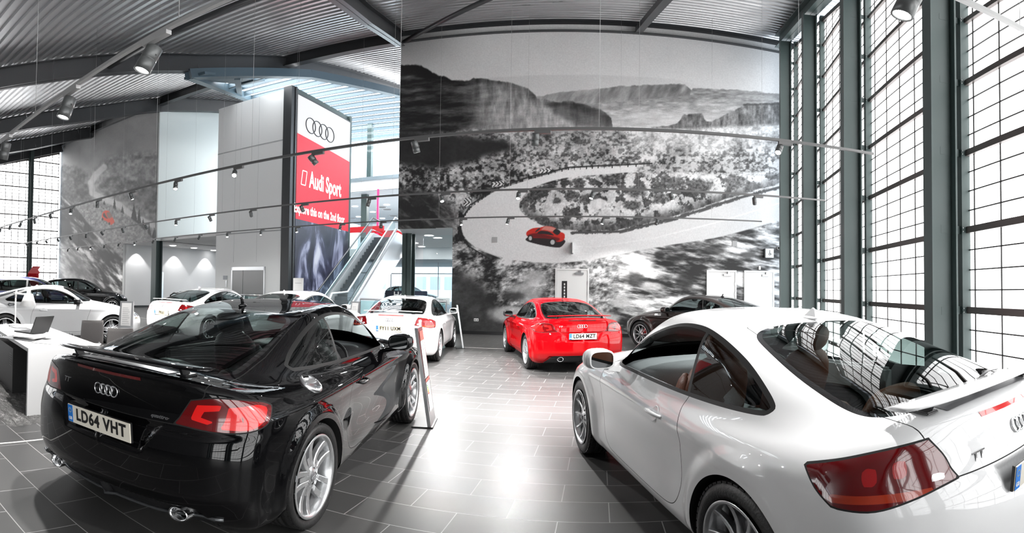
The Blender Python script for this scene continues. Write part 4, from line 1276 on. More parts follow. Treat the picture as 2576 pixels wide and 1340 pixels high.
    g = mixin(g, .12, lin_m([(1980,466),(1850,500),(1700,549),(1560,582),(1440,585)], x, y, 1.5 + 2 * (n2 > .5), 3) * .8)
    # guard rail
    rail = [(1640,411),(1520,416),(1430,421),(1330,445),(1240,476),(1185,515),(1158,556),(1160,590),(1180,620),(1230,650)]
    g = mixin(g, .12, lin_m(rail, x, y, 1.2, 1.6) * .85)
    for k in range(len(rail) - 1):
        for t in np.linspace(0, 1, 7)[:-1]:
            cx = rail[k][0] + (rail[k+1][0] - rail[k][0]) * t; cy_ = rail[k][1] + (rail[k+1][1] - rail[k][1]) * t
            g = mixin(g, .10, (np.abs(x - cx) < 1.2) * (y > cy_ - 1) * (y < cy_ + 7))
    # chevron boards
    for cx, cy_, w2, h2 in ((1253,462,15,6),(1373,429,14,5),(1176,508,9,11)):
        m = (np.abs(x - cx) < w2) & (np.abs(y - cy_ + .15 * (x - cx)) < h2)
        g = np.where(m, np.where(((x - cx) + np.abs(y - cy_) + 60) % 9 < 4, .12, .8), g)
    g = np.clip(g * 1.13, 0, .93)
    col = np.stack([g, g, g], -1)
    # the red car
    def put(pts, c, soft=.8, k=1.0, per=4):
        m = (poly_m(pts, x, y, soft, per) * k)[..., None]
        return col * (1 - m) + np.array(c) * m
    col = put([(1322,602),(1330,596),(1400,592),(1421,604),(1421,610),(1408,622),(1370,618),(1330,608)], (.14,.11,.12))
    col = put([(1324,590),(1326,582),(1340,574),(1358,572),(1366,570),(1375,568.5),(1392,571),(1408,582),(1419,587),(1421,596),(1417,604),(1408,608),(1396,607),(1384,600),(1345,598),(1330,596)], (.80,.17,.12))
    col = put([(1326,592),(1350,586),(1392,595),(1408,600),(1400,607),(1384,600),(1345,598)], (.42,.06,.07), 2)
    col = put([(1362,578),(1369,569.5),(1376,569),(1390,571),(1398,575),(1390,582),(1370,578)], (.84,.62,.58), 2, .8)
    col = put([(1352,587),(1358,581),(1365,580),(1380,582),(1390,588),(1393,592),(1372,589)], (.13,.11,.12))
    col = put([(1346,583),(1352,576),(1359,573),(1357,578),(1348,584)], (.2,.17,.17))
    col = put([(1391,583),(1399,575.5),(1410,582),(1402,591)], (.10,.09,.10))
    for cx, cy_, rx, ry in ((1334,599,7,8),(1390,609,9,9)):
        m = (1 - sm(.9, 1.1, np.hypot((x - cx) / rx, (y - cy_) / ry)))[..., None]; col = col * (1 - m) + .10 * m
        m = (1 - sm(.85, 1.1, np.hypot((x - cx) / (rx * .62), (y - cy_) / (ry * .7))))[..., None]; col = col * (1 - m) + .78 * m
    return np.clip(col, 0, 1)
def alpine(x, y):
    """print of a gravel road in wooded hills with an orange car"""
    n1 = fbm(x, y, 40, 5, 61); n2 = fbm(x, y, 9, 5, 63)
    g = .60 + .12 * (n1 - .5) + .06 * sm(150, 395, x)
    m = top_m([(147,395),(170,415),(200,425),(230,432),(262,400),(300,385),(395,380)], x, y, 10)
    g = mixin(g, .62 + .35 * (n2 - .5), m)
    m = poly_m([(150,425),(180,415),(215,435),(222,470),(232,500),(225,515),(180,520),(147,500)], x, y, 5); g = mixin(g, .42 + .5 * (n2 - .5), m * .85)
    m = poly_m([(246,470),(280,445),(330,450),(400,470),(400,570),(370,540),(330,510),(290,498),(250,485)], x, y, 6); g = mixin(g, .48 + .5 * (n2 - .5), m * .8)
    g = mixin(g, .82, lin_m([(262,420),(240,440),(229,460),(232,485),(262,500),(300,515),(330,540),(370,560),(395,570)], x, y, 5, 5) * .75)
    tr = fbm(x, y * .35, 7, 4, 67)
    for cx, cy0, cy1, w2 in ((288,495,545,7),(308,512,555,8),(337,510,580,13),(350,520,590,9),(360,545,600,9),(375,560,605,8),(388,570,605,9),(262,503,530,8)):
        t = np.clip((y - cy0) / (cy1 - cy0), 0, 1); m = (np.abs(x - cx) < w2 * t + 2 * (tr - .5)) & (y > cy0) & (y < cy1); g = np.where(m, .17 + .25 * (tr - .4), g)
    m = poly_m([(255,512),(300,530),(345,560),(395,612),(400,640),(300,640),(220,560),(188,520),(200,508)], x, y, 3)
    g = mixin(g, .60 + .35 * (fbm(x, y, 4, 3, 69) - .5), m)
    q = (x + y) * .7; r_ = (y - x) * .7; dk = fbm(q * .35, r_, 7, 5, 71); d2 = fbm(q * .35, r_, 30, 3, 73)
    m = top_m([(147,478),(188,520),(220,560),(300,645),(400,720)], x, y, 6)
    g = mixin(g, np.clip(.36 + 1.4 * (dk - .5) + .9 * (d2 - .5), .12, .85), m)
    m = poly_m([(147,615),(175,610),(215,660),(240,720),(147,720)], x, y, 12); g = mixin(g, .62 + .3 * (dk - .5), m * .8)
    g = np.clip((g - .5) * 1.45 + .40, .05, .85)
    col = np.stack([g, g, g], -1)
    def put(pts, c, soft=.7):
        m = poly_m(pts, x, y, soft, 4)[..., None]; return col * (1 - m) + np.array(c) * m
    col = put([(256,546),(258,535),(265,529.5),(274,531),(281,543),(287,554),(287,560),(278,565),(268,556),(258,552)], (.86,.26,.10))
    col = put([(259,541),(262,535),(268,545),(271,550),(262,546)], (.15,.10,.10))
    col = put([(268,536),(276,534),(282,545),(273,549)], (.55,.42,.38))
    for cx, cy_ in ((258,551),(275,562)):
        m = (1 - sm(.8, 1.2, np.hypot((x - cx) / 2.2, (y - cy_) / 3.6)))[..., None]; col = col * (1 - m) + .12 * m
    return np.clip(col, 0, 1)
def mural(name, u0, u1, zt, nx, nz, fn, holes=(), v0=VM, back=.12):
    uu = np.linspace(u0, u1, nx); tt = np.linspace(0, 1, nz); U, T_ = np.meshgrid(uu, tt)
    ztop = zt(U); Zz = T_ * ztop
    X = U * CA + v0 * SA; Y = -U * SA + v0 * CA
    Pw = np.stack([X, Y, Zz - EYE], -1) @ _M        # world -> camera frame
    px_ = XC + FPX * np.arctan2(Pw[..., 0], Pw[..., 1]); py_ = Y0 - FPX * np.arctan2(Pw[..., 2], np.hypot(Pw[..., 0], Pw[..., 1]))
    col = fn(px_, py_)
    col = np.where(col <= .04045, col / 12.92, ((col + .055) / 1.055) ** 2.4)
    idx = np.arange(nx * nz).reshape(nz, nx)
    Q = np.stack([idx[:-1, :-1], idx[:-1, 1:], idx[1:, 1:], idx[1:, :-1]], -1)
    keep = np.ones(Q.shape[:2], bool)
    Uc = (U[:-1, :-1] + U[1:, 1:]) / 2; Zc_ = (Zz[:-1, :-1] + Zz[1:, 1:]) / 2
    for a0, a1, z0, z1 in holes: keep &= ~((Uc > a0) & (Uc < a1) & (Zc_ > z0) & (Zc_ < z1))
    Q = Q[keep]
    me = bpy.data.meshes.new(name); co = np.stack([X, Y, Zz], -1).reshape(-1, 3)
    me.vertices.add(len(co)); me.vertices.foreach_set('co', co.ravel())
    me.loops.add(Q.size); me.loops.foreach_set('vertex_index', Q.ravel().astype(np.int32))
    me.polygons.add(len(Q)); me.polygons.foreach_set('loop_start', np.arange(0, Q.size, 4, dtype=np.int32))
    me.update(); me.validate()
    at_ = me.color_attributes.new('print', 'FLOAT_COLOR', 'POINT')
    c4 = np.concatenate([col.reshape(-1, 3), np.ones((len(co), 1))], 1); at_.data.foreach_set('color', c4.ravel())
    if 'printed_wall' not in MATS:
        m = mat('printed_wall', (1, 1, 1), .55); N_, L_, b_ = nodes(m)
        a_ = N_.new('ShaderNodeAttribute'); a_.attribute_name = 'print'
        ns = N_.new('ShaderNodeTexNoise'); ns.inputs['Scale'].default_value = 22; ns.inputs['Detail'].default_value = 5
        tc = N_.new('ShaderNodeTexCoord'); L_.new(tc.outputs['Object'], ns.inputs['Vector'])
        mr = N_.new('ShaderNodeMapRange'); mr.inputs[3].default_value = .82; mr.inputs[4].default_value = 1.18; L_.new(ns.outputs['Fac'], mr.inputs[0])
        vm = N_.new('ShaderNodeVectorMath'); vm.operation = 'MULTIPLY'
        L_.new(a_.outputs['Color'], vm.inputs[0]); L_.new(mr.outputs[0], vm.inputs[1]); L_.new(vm.outputs[0], b_.inputs['Base Color'])
    me.materials.append(MATS['printed_wall'])
    return S(link(name, me))
UE = 6.06                                    # right-hand end of the mural
UO = onv(1137, 700, VM); UO = UV(UO)[0]      # right edge of the opening
UL = -6.57
mural('wall_back', UL, UE, lambda U: 10.55 - .035 * U * 1.0, 700, 580, canyon, holes=[(UL - 1, UO, -1, 3.42)])
S(MB().use(WHITE).wbox(UL, UE, VM + .01, VM + .20, 3.43, 10.5).wbox(UO + .01, UE, VM + .01, VM + .2, 0, 3.43).build('wall_back_core'))
ULM = -22.7
mural('wall_left', -31.2, -19.6, lambda U: 10.45 - .035 * U, 300, 280, alpine, holes=[(ULM, -19, -1, 3.62)])
S(MB().use(WHITE).wbox(-31.2, -19.6, VM + .01, VM + .2, 3.63, 11.0).wbox(-31.2, ULM, VM + .01, VM + .2, 0, 3.63).build('wall_left_core'))
S(MB().use(BLACK).wbox(UO, UE, VM - .02, VM, 0, .105).build('baseboard_back'))
# rooms closing the hall behind the camera
GREYW = mat('grey_rear_wall', (.16, .16, .165), .6)
S(MB().use(GREYW).wbox(-31.2, 3, -9.2, -9.0, 0, 5.0).build('wall_rear'))

# ---- lobby under the left-hand gallery
S(MB().use(mat('gallery_grey_wall', (.66, .70, .69), .55)).wbox(-19.7, -19.5, VM, 30, 3.62, 11.9).build('wall_gallery'))
LOB = mat('lobby_white', (.82, .82, .82), .6)
S(MB().use(LOB).wbox(-23.0, ULM, VM + .1, 32, 0, 3.62).build('wall_lobby'))
S(MB().use(LOB).wbox(-23, -17.5, 32, 32.2, 0, 3.62).build('wall_lobby_end'))
S(MB().use(LOB).wbox(-23, -15.3, VM + .2, 32, 3.62, 3.8).build('ceiling_lobby'))
S(MB().use(BLACK).wbox(ULM, ULM + .02, VM + .2, 32, 0, .12).build('baseboard_lobby'))
S(MB().use(STEEL).wbox(-19.95, -19.55, VM - .02, VM + .04, 0, 3.62).wbox(-19.95, -19.55, VM + .34, VM + .40, 0, 3.62).wbox(-19.78, -19.72, VM + .04, VM + .34, 0, 3.62).build('column'))

# ---- white service core with the lift, and the screen on its side
b = MB().use(mat('core_white_panels', (.88, .89, .89), .5)).wbox(-15.3, -11.62, 14.8, 19.4, 0, 9.62)
b.use(mat('joint_grey', (.42, .43, .44), .6))
for z in (3.62, 7.35): b.wbox(-15.3, -11.62, 14.79, 14.80, z, z + .05)
for u in (-14.2, -12.9): b.wbox(u, u + .003, 14.795, 14.80, 2.4, 9.6)
S(b.build('wall_core'))
b = MB().use(DARKSTEEL).wbox(-11.62, -11.22, 14.78, 15.05, 0, 9.75).wbox(-11.3, -11.18, 15.0, 15.1, 0, 9.75)
b.use(STEEL).wbox(-11.62, -11.3, 15.05, 19.45, 9.5, 9.78).wbox(-11.34, -11.18, 19.3, 19.46, 0, 9.78)
S(b.build('column_core_frame'))
def on_screen(x, y): return onu(x, y, -11.2)
# ---- skylight over the atrium: bright glazing between blue-grey steel fins
SKYG = mat('skylight_glass', (.85, .9, .95), .3, emit=(.97, .99, 1.0), es=4.2)
FIN = mat('skylight_blue_grey_steel', (.065, .10, .125), .4)
poly = [(-12.25, 10.4), (-10.9, 15.5), (-9.4, 21), (-5, 22), (-2, 30), (-19, 30), (-17.2, 23), (-15.6, 17.4)]
sz = lambda u, v: roofz(u, v) - .80
def inside(u, v):
    c = False
    for (a, b2), (c2, d) in zip(poly, poly[1:] + poly[:1]):
        if (b2 > v) != (d > v) and u < (c2 - a) * (v - b2) / (d - b2) + a: c = not c
    return c
def usp(v):
    xs = []
    for (a, b2), (c2, d) in zip(poly, poly[1:] + poly[:1]):
        if (b2 > v) != (d > v): xs.append((c2 - a) * (v - b2) / (d - b2) + a)
    return (min(xs), max(xs)) if xs else None
sk = empty('window_40', W(-10, 18, 11)); sk['kind'] = 'structure'; o0 = W(-10, 18, 11)
g = MB().use(SKYG); f = MB().use(FIN)
v = 10.6; k = 0
while v < 29.9:
    a, c = usp(v), usp(min(v + .56, 29.9))
    if a and c:
        P_ = lambda u, vv, dz=0: W(u, vv, sz(u, vv) + dz) - o0
        g.add([P_(a[0], v, .05), P_(a[1], v, .05), P_(c[1], v + .56, .05), P_(c[0], v + .56, .05)], [(0, 1, 2, 3)])
    v += .56
for vv in np.arange(13.8, 29.8, 1.0):
    a = usp(vv)
    f.bar(P_(a[0], vv, -.12), P_(a[1], vv, -.10), .08, .22)
    f.bar(P_(a[0], vv, -.01), P_(a[1], vv, -.01), .14, .03)
for (a, b2), (c2, d) in zip(poly, poly[1:] + poly[:1]): f.bar(P_(a, b2, -.05), P_(c2, d, -.05), .30, .36)
f.bar(P_(-12.2, 10.6, -.1), P_(-12.9, 14.5, -.1), .9, .10)
f.bar(P_(-11.9, 12.4, -.15), P_(-14.6, 15.4, -.15), .22, .3)
g.build('pane', sk); f.build('window_rail', sk)

# ---- gallery floors seen through the atrium
GLASSG = glass('gallery_glass', (.95, .985, .99))
FLW = mat('gallery_white', (.80, .82, .83), .5)
S(MB().use(FLW).wbox(-22, -2, 26.0, 40, 7.45, 8.15).build('floor_upper_gallery'))
S(MB().use(mat('handrail_grey', (.25, .30, .33), .3, .4)).wbox(-22, -2, 25.9, 25.97, 8.10, 8.32).build('trim_3'))
S(MB().use(GLASSG).wbox(-22, -2, 25.93, 25.95, 8.3, 12.0).build('window_41'))
S(MB().use(STEEL).wbox(-14.15, -13.85, 26.6, 26.9, 8.15, 12.4).wbox(-14.5, -14.1, 26.6, 26.9, 0, 7.5).build('column_gallery'))
S(MB().use(FLW).wbox(-22, -2, 39.8, 40, 3.75, 13).build('wall_gallery_back'))
S(MB().use(mat('gallery_ceiling_grey', (.30, .33, .35), .6)).wbox(-22, -2, 26.02, 39.8, 7.38, 7.44).build('ceiling_gallery'))
S(MB().use(FLW).wbox(-22, -9.7, 25.4, 40, 3.30, 3.75).wbox(-9.7, 9, 25.4, 40, 3.66, 3.75).build('floor_first_gallery'))
REDP = mat('red_panel', (.62, .008, .018), .35)
c_ = MB().use(FLW)
for i in range(16): c_.tube([W(-15.9 + i * .10, 31, 8.2), W(-15.9 + i * .10, 31, 11.4)], .045, 8)
tag(c_.build('drape'), 'white hanging drape behind the upper gallery glass', 'drape')
st_ = empty('drum_stool', W(-14.0, 27.5, 8.15), 0, 'red drum stool behind the upper gallery glass', 'stool')
q = MB().use(REDP, True); q.lathe([(0, .52), (.26, .52), (.30, .47), (.30, .05), (.27, 0), (0, 0)][::-1], 24); q.build('seat_drum', st_)
# reception and red bands on the first gallery
tag(MB().use(REDP).wbox(-14.6, -11.8, 24.3, 24.45, 4.62, 4.95).build('red_fascia'), 'long red fascia band on the first gallery edge behind the screen', 'panel')
t = empty('reception_desk', W(-12.4, 26.2, 3.76), 0, 'red reception counter on the first gallery above the escalator', 'counter')
q = MB().use(REDP); q.box((0, 0, .55), (2.6, .8, 1.1), -AL, .03); q.build('counter_front', t)
q = MB().use(FLW); q.box((0, 0, 1.12), (2.7, .9, .05), -AL, .01); q.build('counter_top', t)
tag(MB().use(mat('magenta_light_strip', (.7, .02, .12), .4, emit=(1, .05, .2), es=.4)).wbox(-12.85, -12.75, 25.55, 25.65, 3.75, 7.4).build('light_strip'), 'upright pink light strip on the first gallery', 'light')
def downlight(u, v, z, name='downlight', r=.16, lab=None, grp=None, em=True, cat='light'):
    m4 = Matrix.Translation(W(u, v, z))
    o = empty(name, W(u, v, z), 0, lab, cat, grp)
    q = MB().use(WHITE, True); q.lathe([(r, 0), (r + .03, -.012), (r + .035, 0)], 20); q.build('trim_ring', o)
    q = MB().use(mat('downlight_glow', (1, 1, 1), .5, emit=(1, 1, 1), es=7) if em else BLACK, False); q.lathe([(0, -.006), (r, -.006)], 20); q.build('lens' if em else 'grille', o)
    return o
for px_, py_ in ((893,519),(973,515),(938,533),(902,545),(962,549)):
    d = pdir(px_, py_); t_ = (7.36 - EYE) / d[2]; p = Vector((0, 0, EYE)) + t_ * Vector(d); u, v = UV(p)
    downlight(u, v, 7.36, r=.22, lab='round white downlight in the grey gallery ceiling beyond the escalator', grp='downlights in the gallery ceiling')
for px_, py_ in ((960,521),(974,527),(884,550),(990,543)):
    d = pdir(px_, py_); t_ = (7.36 - EYE) / d[2]; p = Vector((0, 0, EYE)) + t_ * Vector(d); u, v = UV(p)
    downlight(u, v, 7.36, 'ceiling_speaker', .34, 'black round grille in the grey gallery ceiling beyond the escalator', 'black grilles in the gallery ceiling', False, 'speaker')

# ---- the showroom seen through the opening beside the mural
b = MB().use(FLW)
pl = [(UL, VM + .2), (UL - .9, 17.2), (-14.3, 33), (9, 33), (9, VM + .2)]
b.add([W(u, v, z) for z in (3.44, 3.65) for u, v in pl], [(0, 1, 2, 3, 4), (9, 8, 7, 6, 5)] + [(i, 5 + i, 5 + (i + 1) % 5, (i + 1) % 5) for i in range(5)])
S(b.build('ceiling_opening'))
S(MB().use(FLW).wbox(-9.6, 9, 22.0, 22.1, 2.86, 3.44).build('trim_6'))
S(MB().use(STEEL).wbox(-6.98, -6.62, 16.0, 16.04, 0, 3.44).wbox(-6.98, -6.62, 16.36, 16.40, 0, 3.44).wbox(-6.83, -6.78, 16.0, 16.4, 0, 3.44).build('column'))
S(MB().use(GLASSG).wbox(UO, UO + .02, VM + .2, 33, 0, 3.44).build('window_44'))
q = MB().use(mat('white_mullion', (.7, .74, .77), .4))
for v in np.arange(17, 33, 2.4): q.wbox(UO - .02, UO + .03, v, v + .05, 0, 3.44)
S(q.build('trim_5'))
S(MB().use(GLASSG).wbox(-6.5, UO, 16.9, 16.92, 0, 3.44).build('window_42'))
gl = MB().use(GLASSG).wbox(-22, 10, 33.0, 33.02, 0, 3.65); S(gl.build('window_43'))
m_ = MB().use(mat('white_mullion', (.7, .74, .77), .4))
for u in np.arange(-21, 10, 1.9): m_.wbox(u, u + .06, 32.95, 33.0, 0, 3.65)
m_.wbox(-22, 10, 32.95, 33, 2.45, 2.52); S(m_.build('trim_4'))
# pale building across the road
bd = empty('office_building', W(-12, 60, 0), 0, 'long pale office building outside beyond the far glazing', 'building')
o0 = W(-12, 60, 0)
q = MB().use(mat('pale_facade', (.80, .82, .85), .7)); q.v = []
def wb(q, u0, u1, v0, v1, z0, z1):
    n = len(q.v); q.wbox(u0, u1, v0, v1, z0, z1); q.v[n:] = [tuple(Vector(p) - o0) for p in q.v[n:]]
wb(q, -60, 20, 60, 64, 0, 14); q.build('wall', bd)
fwm = mat('facade_window', (.42, .45, .48), .4)
for row in (1.2, 4.6):
    for i in range(26):
        if i % 5 != 4:
            fr = MB().use(fwm); wb(fr, -46 + i * 2.0, -44.6 + i * 2.0, 59.95, 60, row, row + 1.7); fr.build('window', bd)
S(MB().use(mat('outside_paving', (.45, .46, .47), .8)).wbox(-60, 20, 48, 75, -.12, -.02).build('ground_outside'))

# ---- the tall LED screen
scr = empty('video_screen', W(-11.2, 15.1, 0), 0, 'tall video screen with a red and white advert on the side of the white tower', 'screen')
o0 = W(-11.2, 15.1, 0)
us_ = -11.17
V0s, V1s = 15.12, 19.28
def sc(v, z, off=0): return W(us_ + off, v, z) - o0
ledw = mat('screen_white', (.02, .02, .02), .5, emit=(.93, .93, .94), es=.46)
ledr = mat('screen_red', (.02, .004, .006), .5, emit=(.93, .010, .040), es=.46)
b = MB().use(DARKSTEEL); b.add([sc(V0s, 0, -.02), sc(V1s, 0, -.02), sc(V1s, 9.5, -.02), sc(V0s, 9.5, -.02)], [(0, 1, 2, 3)]); b.build('screen_frame', scr)
def sz_at(x, y):
    p = onu(x, y, us_); u, v = UV(p); return v, p.z
vA, zA = sz_at(727, 243); _, zB = sz_at(870, 338)
z_top = 9.42
_, zr0 = sz_at(727, 325); _, zr1 = sz_at(870, 403)
_, zd0 = sz_at(727, 546); _, zd1 = sz_at(870, 581)
MB().use(ledw).add([sc(V0s, zr0), sc(V1s, zr1), sc(V1s, z_top), sc(V0s, z_top)], [(0, 1, 2, 3)]).build('screen_white_field', scr)
MB().use(ledr).add([sc(V0s, zd0), sc(V1s, zd1), sc(V1s, zr1), sc(V0s, zr0)], [(0, 1, 2, 3)]).build('screen_red_field', scr)
# lower picture: dark mountain ridge with pale snow, as a procedural texture
pmn = mat('screen_mountain', (.02, .02, .03), .4); N_, L_, b_ = nodes(pmn)
tc = N_.new('ShaderNodeTexCoord'); mp = N_.new('ShaderNodeMapping'); mp.inputs['Scale'].default_value = (.9, .9, .34); mp.inputs['Rotation'].default_value = (.5, 0, 0)
ns = N_.new('ShaderNodeTexNoise'); ns.inputs['Scale'].default_value = 1.1; ns.inputs['Detail'].default_value = 7; ns.inputs['Distortion'].default_value = .8
cr = N_.new('ShaderNodeValToRGB'); e_ = cr.color_ramp.elements
e_[0].position = .44; e_[0].color = (.012, .013, .025, 1); e_[1].position = .66; e_[1].color = (.62, .66, .78, 1)
k_ = e_.new(.52); k_.color = (.05, .055, .10, 1); k_ = e_.new(.57); k_.color = (.28, .31, .45, 1)
L_.new(tc.outputs['Object'], mp.inputs[0]); L_.new(mp.outputs[0], ns.inputs['Vector']); L_.new(ns.outputs['Fac'], cr.inputs[0])
L_.new(cr.outputs[0], b_.inputs['Emission Color']); b_.inputs['Emission Strength'].default_value = .50
MB().use(pmn).add([sc(V0s, .3), sc(V1s, .3), sc(V1s, zd1), sc(V0s, zd0)], [(0, 1, 2, 3)]).build('screen_picture_field', scr)
SW = mat('screen_lettering_white', (.05, .05, .05), .4, emit=(1, 1, 1), es=.60)
right = (W(0, 1, 0) - W(0, 0, 0)); nrm = W(1, 0, 0) - W(0, 0, 0)
SD = mat('screen_ring_dark', (.03, .03, .035), .4)
def scr_frame(x, y):
    v, z = sz_at(x, y); return frame(sc(v, z, .012), right, (0, 0, 1), nrm), v, z
F_, v_, z_ = scr_frame(806, 328)
rings(scr, F_, .345, .022, SD, 'screen_rings')
def fit_text(body, xl, yl, xr, yr, hpx, bold):
    F0, va, za = scr_frame(xl, yl); F1, vb, zb = scr_frame(xr, yr)
    wd = vb - va
    F_ = frame(sc((va + vb) / 2, (za + zb) / 2, .012), right, (0, 0, 1), nrm)
    o = text_obj('screen_lettering', body, 1.0, F_, SW, scr, .002, 1, bold)
    w0 = max(v.co.x for v in o.data.vertices) - min(v.co.x for v in o.data.vertices)
    r_ = math.hypot(*[(W(-11.2, (va + vb) / 2, 0))[i] for i in (0, 1)])
    s_ = hpx
    o.matrix_local = F_ @ Matrix.Diagonal((wd / w0, s_, 1, 1)); return o
fit_text('Audi Sport', 777, 452, 858, 480, .98, .03)
fit_text('Explore this on the 2nd floor', 739, 524, 866, 552, .50, .03)
F_, v_, z_ = scr_frame(763, 447)
q = MB().use(SW)
c4 = [Vector((-.16, -.30, 0)), Vector((.14, -.30, 0)), Vector((.24, .30, 0)), Vector((-.06, .30, 0))]
for i in range(4): q.bar(c4[i], c4[(i + 1) % 4], .045, .004, up=Vector((0, 0, 1)))
q = q.build('screen_rhombus', scr); q.matrix_local = F_

# ---- lift in the core
lf = S(empty('door_1', W(-14.0, 14.8, 0)))
o0 = W(-14.0, 14.8, 0)
uL, uR = UV(onv(583, 700, 14.8))[0], UV(onv(667, 700, 14.8))[0]; zL = onv(625, 671, 14.8).z
def bx(mt, u0, u1, v0, v1, z0, z1, name, par, o0):
    q = MB().use(mt); q.wbox(u0, u1, v0, v1, z0, z1); q.v = [tuple(Vector(p) - o0) for p in q.v]; return q.build(name, par)
q = MB().use(ALU); q.wbox(uL, uL + .06, 14.76, 14.8, 0, zL); q.wbox(uR - .06, uR, 14.76, 14.8, 0, zL); q.wbox(uL, uR, 14.76, 14.8, zL - .14, zL)
q.v = [tuple(Vector(p) - o0) for p in q.v]; q.build('door_frame', lf)
stn = mat('stainless_lift_door', (.22, .22, .22), .35, .9, bump=(120, .05))
bx(stn, uL + .06, (uL + uR) / 2 - .27, 14.77, 14.79, 0, zL - .14, 'door_leaf', lf, o0)
bx(stn, (uL + uR) / 2 - .265, uR - .06, 14.78, 14.80, 0, zL - .14, 'door_leaf', lf, o0)
def board(name, x0, y0, x1, y1, v0, m_, lab, cat, th=.02):
    a, c = onv(x0, y1, v0), onv(x1, y0, v0); ua, uc = UV(a)[0], UV(c)[0]
    q = MB().use(m_); q.wbox(ua, uc, v0 - th, v0, a.z, c.z); return tag(q.build(name), lab, cat)
board('wall_sign', 562, 693, 572, 703, 14.78, mat('sign_grey', (.35, .37, .40), .4), 'small grey sign plate on the white tower left of the lift', 'sign')
board('call_panel', 568, 705, 571, 722, 14.78, ALU, 'narrow metal call panel on the white tower left of the lift', 'panel')

# ---- free-standing information board before the screen
t = empty('information_board', onv(750, 735, 13.9), 0, 'white upright information board standing in front of the video screen', 'sign'); p0 = Vector(t.location); t.location.z = 0; p0 = Vector(t.location)
hb = onv(750, 699, 13.9).z
q = MB().use(WHITE); q.box((0, 0, hb / 2), (.48, .03, hb), -AL - .1, .004); q.build('board', t)
q = MB().use(mat('print_grey', (.45, .45, .46), .5)); q.box((.0, -.018, hb - .18), (.30, .002, .02), -AL - .1); q.box((-.05, -.018, hb - .75), (.22, .002, .015), -AL - .1); q.box((-.05, -.018, hb - .85), (.2, .002, .015), -AL - .1); q.build('printed_text', t)

# ---- doors in the mural wall
DW = mat('door_white', (.80, .80, .79), .4)
def door(n, x0, x1, ytop, lite=False):
    a, c = UV(onv(x0, 700, VM))[0], UV(onv(x1, 700, VM))[0]; zt = 2.05
    r = S(empty('door_%d' % n, W(a, VM, 0))); o0 = W(a, VM, 0)
    q = MB().use(DW)
    for args in ((a - .05, a, VM - .05, VM, 0, zt + .05), (c, c + .05, VM - .05, VM, 0, zt + .05), (a, c, VM - .05, VM, zt, zt + .05)): q.wbox(*args)
    q.v = [tuple(Vector(p) - o0) for p in q.v]; q.build('door_frame', r)
    lf_ = bx(DW, a + .005, c - .005, VM - .035, VM - .002, .01, zt - .005, 'door_leaf', r, o0)
    if lite: 
        bx(BLACK, a + .16, a + .32, VM - .045, VM - .036, .95, 1.72, 'vision_panel', lf_, o0)
        q = MB().use(WHITE)
        for k in range(7): q.wbox(a + .22, a + .26, VM - .048, VM - .046, 1.02 + k * .095, 1.08 + k * .095)
        q.v = [tuple(Vector(p) - o0) for p in q.v]; q.build('panel_marks', lf_)
    q = MB().use(ALU); q.wbox(c - .38, c - .12, VM - .09, VM - .036, zt - .13, zt - .07); q.wbox(c - .25, c - .20, VM - .10, VM - .05, zt - .07, zt + .01)
    q.v = [tuple(Vector(p) - o0) for p in q.v]; q.build('door_closer', r)
    q = MB().use(ALU)
    for z in (.25, 1.3, 1.62): q.wbox(c - .012, c + .012, VM - .055, VM - .036, z, z + .1)
    q.v = [tuple(Vector(p) - o0) for p in q.v]; q.build('hinge', r)
    q = MB().use(ALU); q.wbox(a + .06, a + .09, VM - .07, VM - .036, .98, 1.08); q.wbox(a + .06, a + .19, VM - .09, VM - .07, 1.02, 1.04)
    q.v = [tuple(Vector(p) - o0) for p in q.v]; q.build('door_handle', r)
door(2, 1401, 1478, 682, True); door(3, 1781, 1848, 685); door(4, 1875, 1943, 685)
# small things on the mural wall
t = empty('toilet_sign', onv(1932, 637, VM), 0, 'projecting white toilet sign with a wheelchair symbol on the mural wall', 'sign')
c0 = Vector(t.location)
q = MB().use(WHITE); q.box(Vector((0, -.10, 0)), (.27, .03, .30), -AL - .25, .004); q.build('sign_panel', t)
q = MB().use(BLACK); q.box((-.16, -.05, 0), (.03, .10, .30), -AL); q.build('sign_bracket', t)
q = MB().use(BLACK, True); Fz = frame(Vector((0, -.122, 0)), (math.cos(AL + .25), -math.sin(AL + .25), 0), (0, 0, 1), (-math.sin(AL + .25), -math.cos(AL + .25), 0))
q.tube([Fz @ Vector((.03 * math.cos(a), .03 * math.sin(a) - .035, 0)) for a in np.linspace(1.9, 6.6, 14)], .005, 5)
q.tube([Fz @ Vector(p) for p in ((0, .05, 0), (0, -.01, 0), (.03, -.01, 0), (.045, -.05, 0))], .006, 5); q.ell(Fz @ Vector((0, .075, 0)), (.013, .013, .013), 8, 5)
q.build('wheelchair_symbol', t)
board('fire_call_point', 1908, 669, 1913, 678, VM, mat('call_point', (.75, .74, .72), .4), 'small white call point with an orange button above the right door', 'call point', .03)
for x, y, lab in ((1910, 672, None),):
    p = onv(x, y, VM - .03); 
t = empty('security_camera', onv(1958, 624, VM), 0, 'round white security camera high on the mural near its right edge', 'camera')
M4 = Matrix.Rotation(AL, 4, 'Z').inverted() @ Matrix.Rotation(math.pi / 2, 4, 'X')
q = MB().use(WHITE, True); q.lathe([(.06, 0), (.06, .05), (.045, .07)], 20, M4); q.build('housing', t)
q = MB().use(BLACK, True); q.lathe([(.045, .07), (.03, .085), (0, .09)], 20, M4); q.build('lens', t)
t = empty('wall_socket', onv(1198, 804, VM), 0, 'double white wall socket low on the mural', 'socket')
q = MB().use(WHITE); q.box((0, -.008, 0), (.15, .015, .09), -AL, .004); q.build('socket_plate', t)
q = MB().use(BLACK)
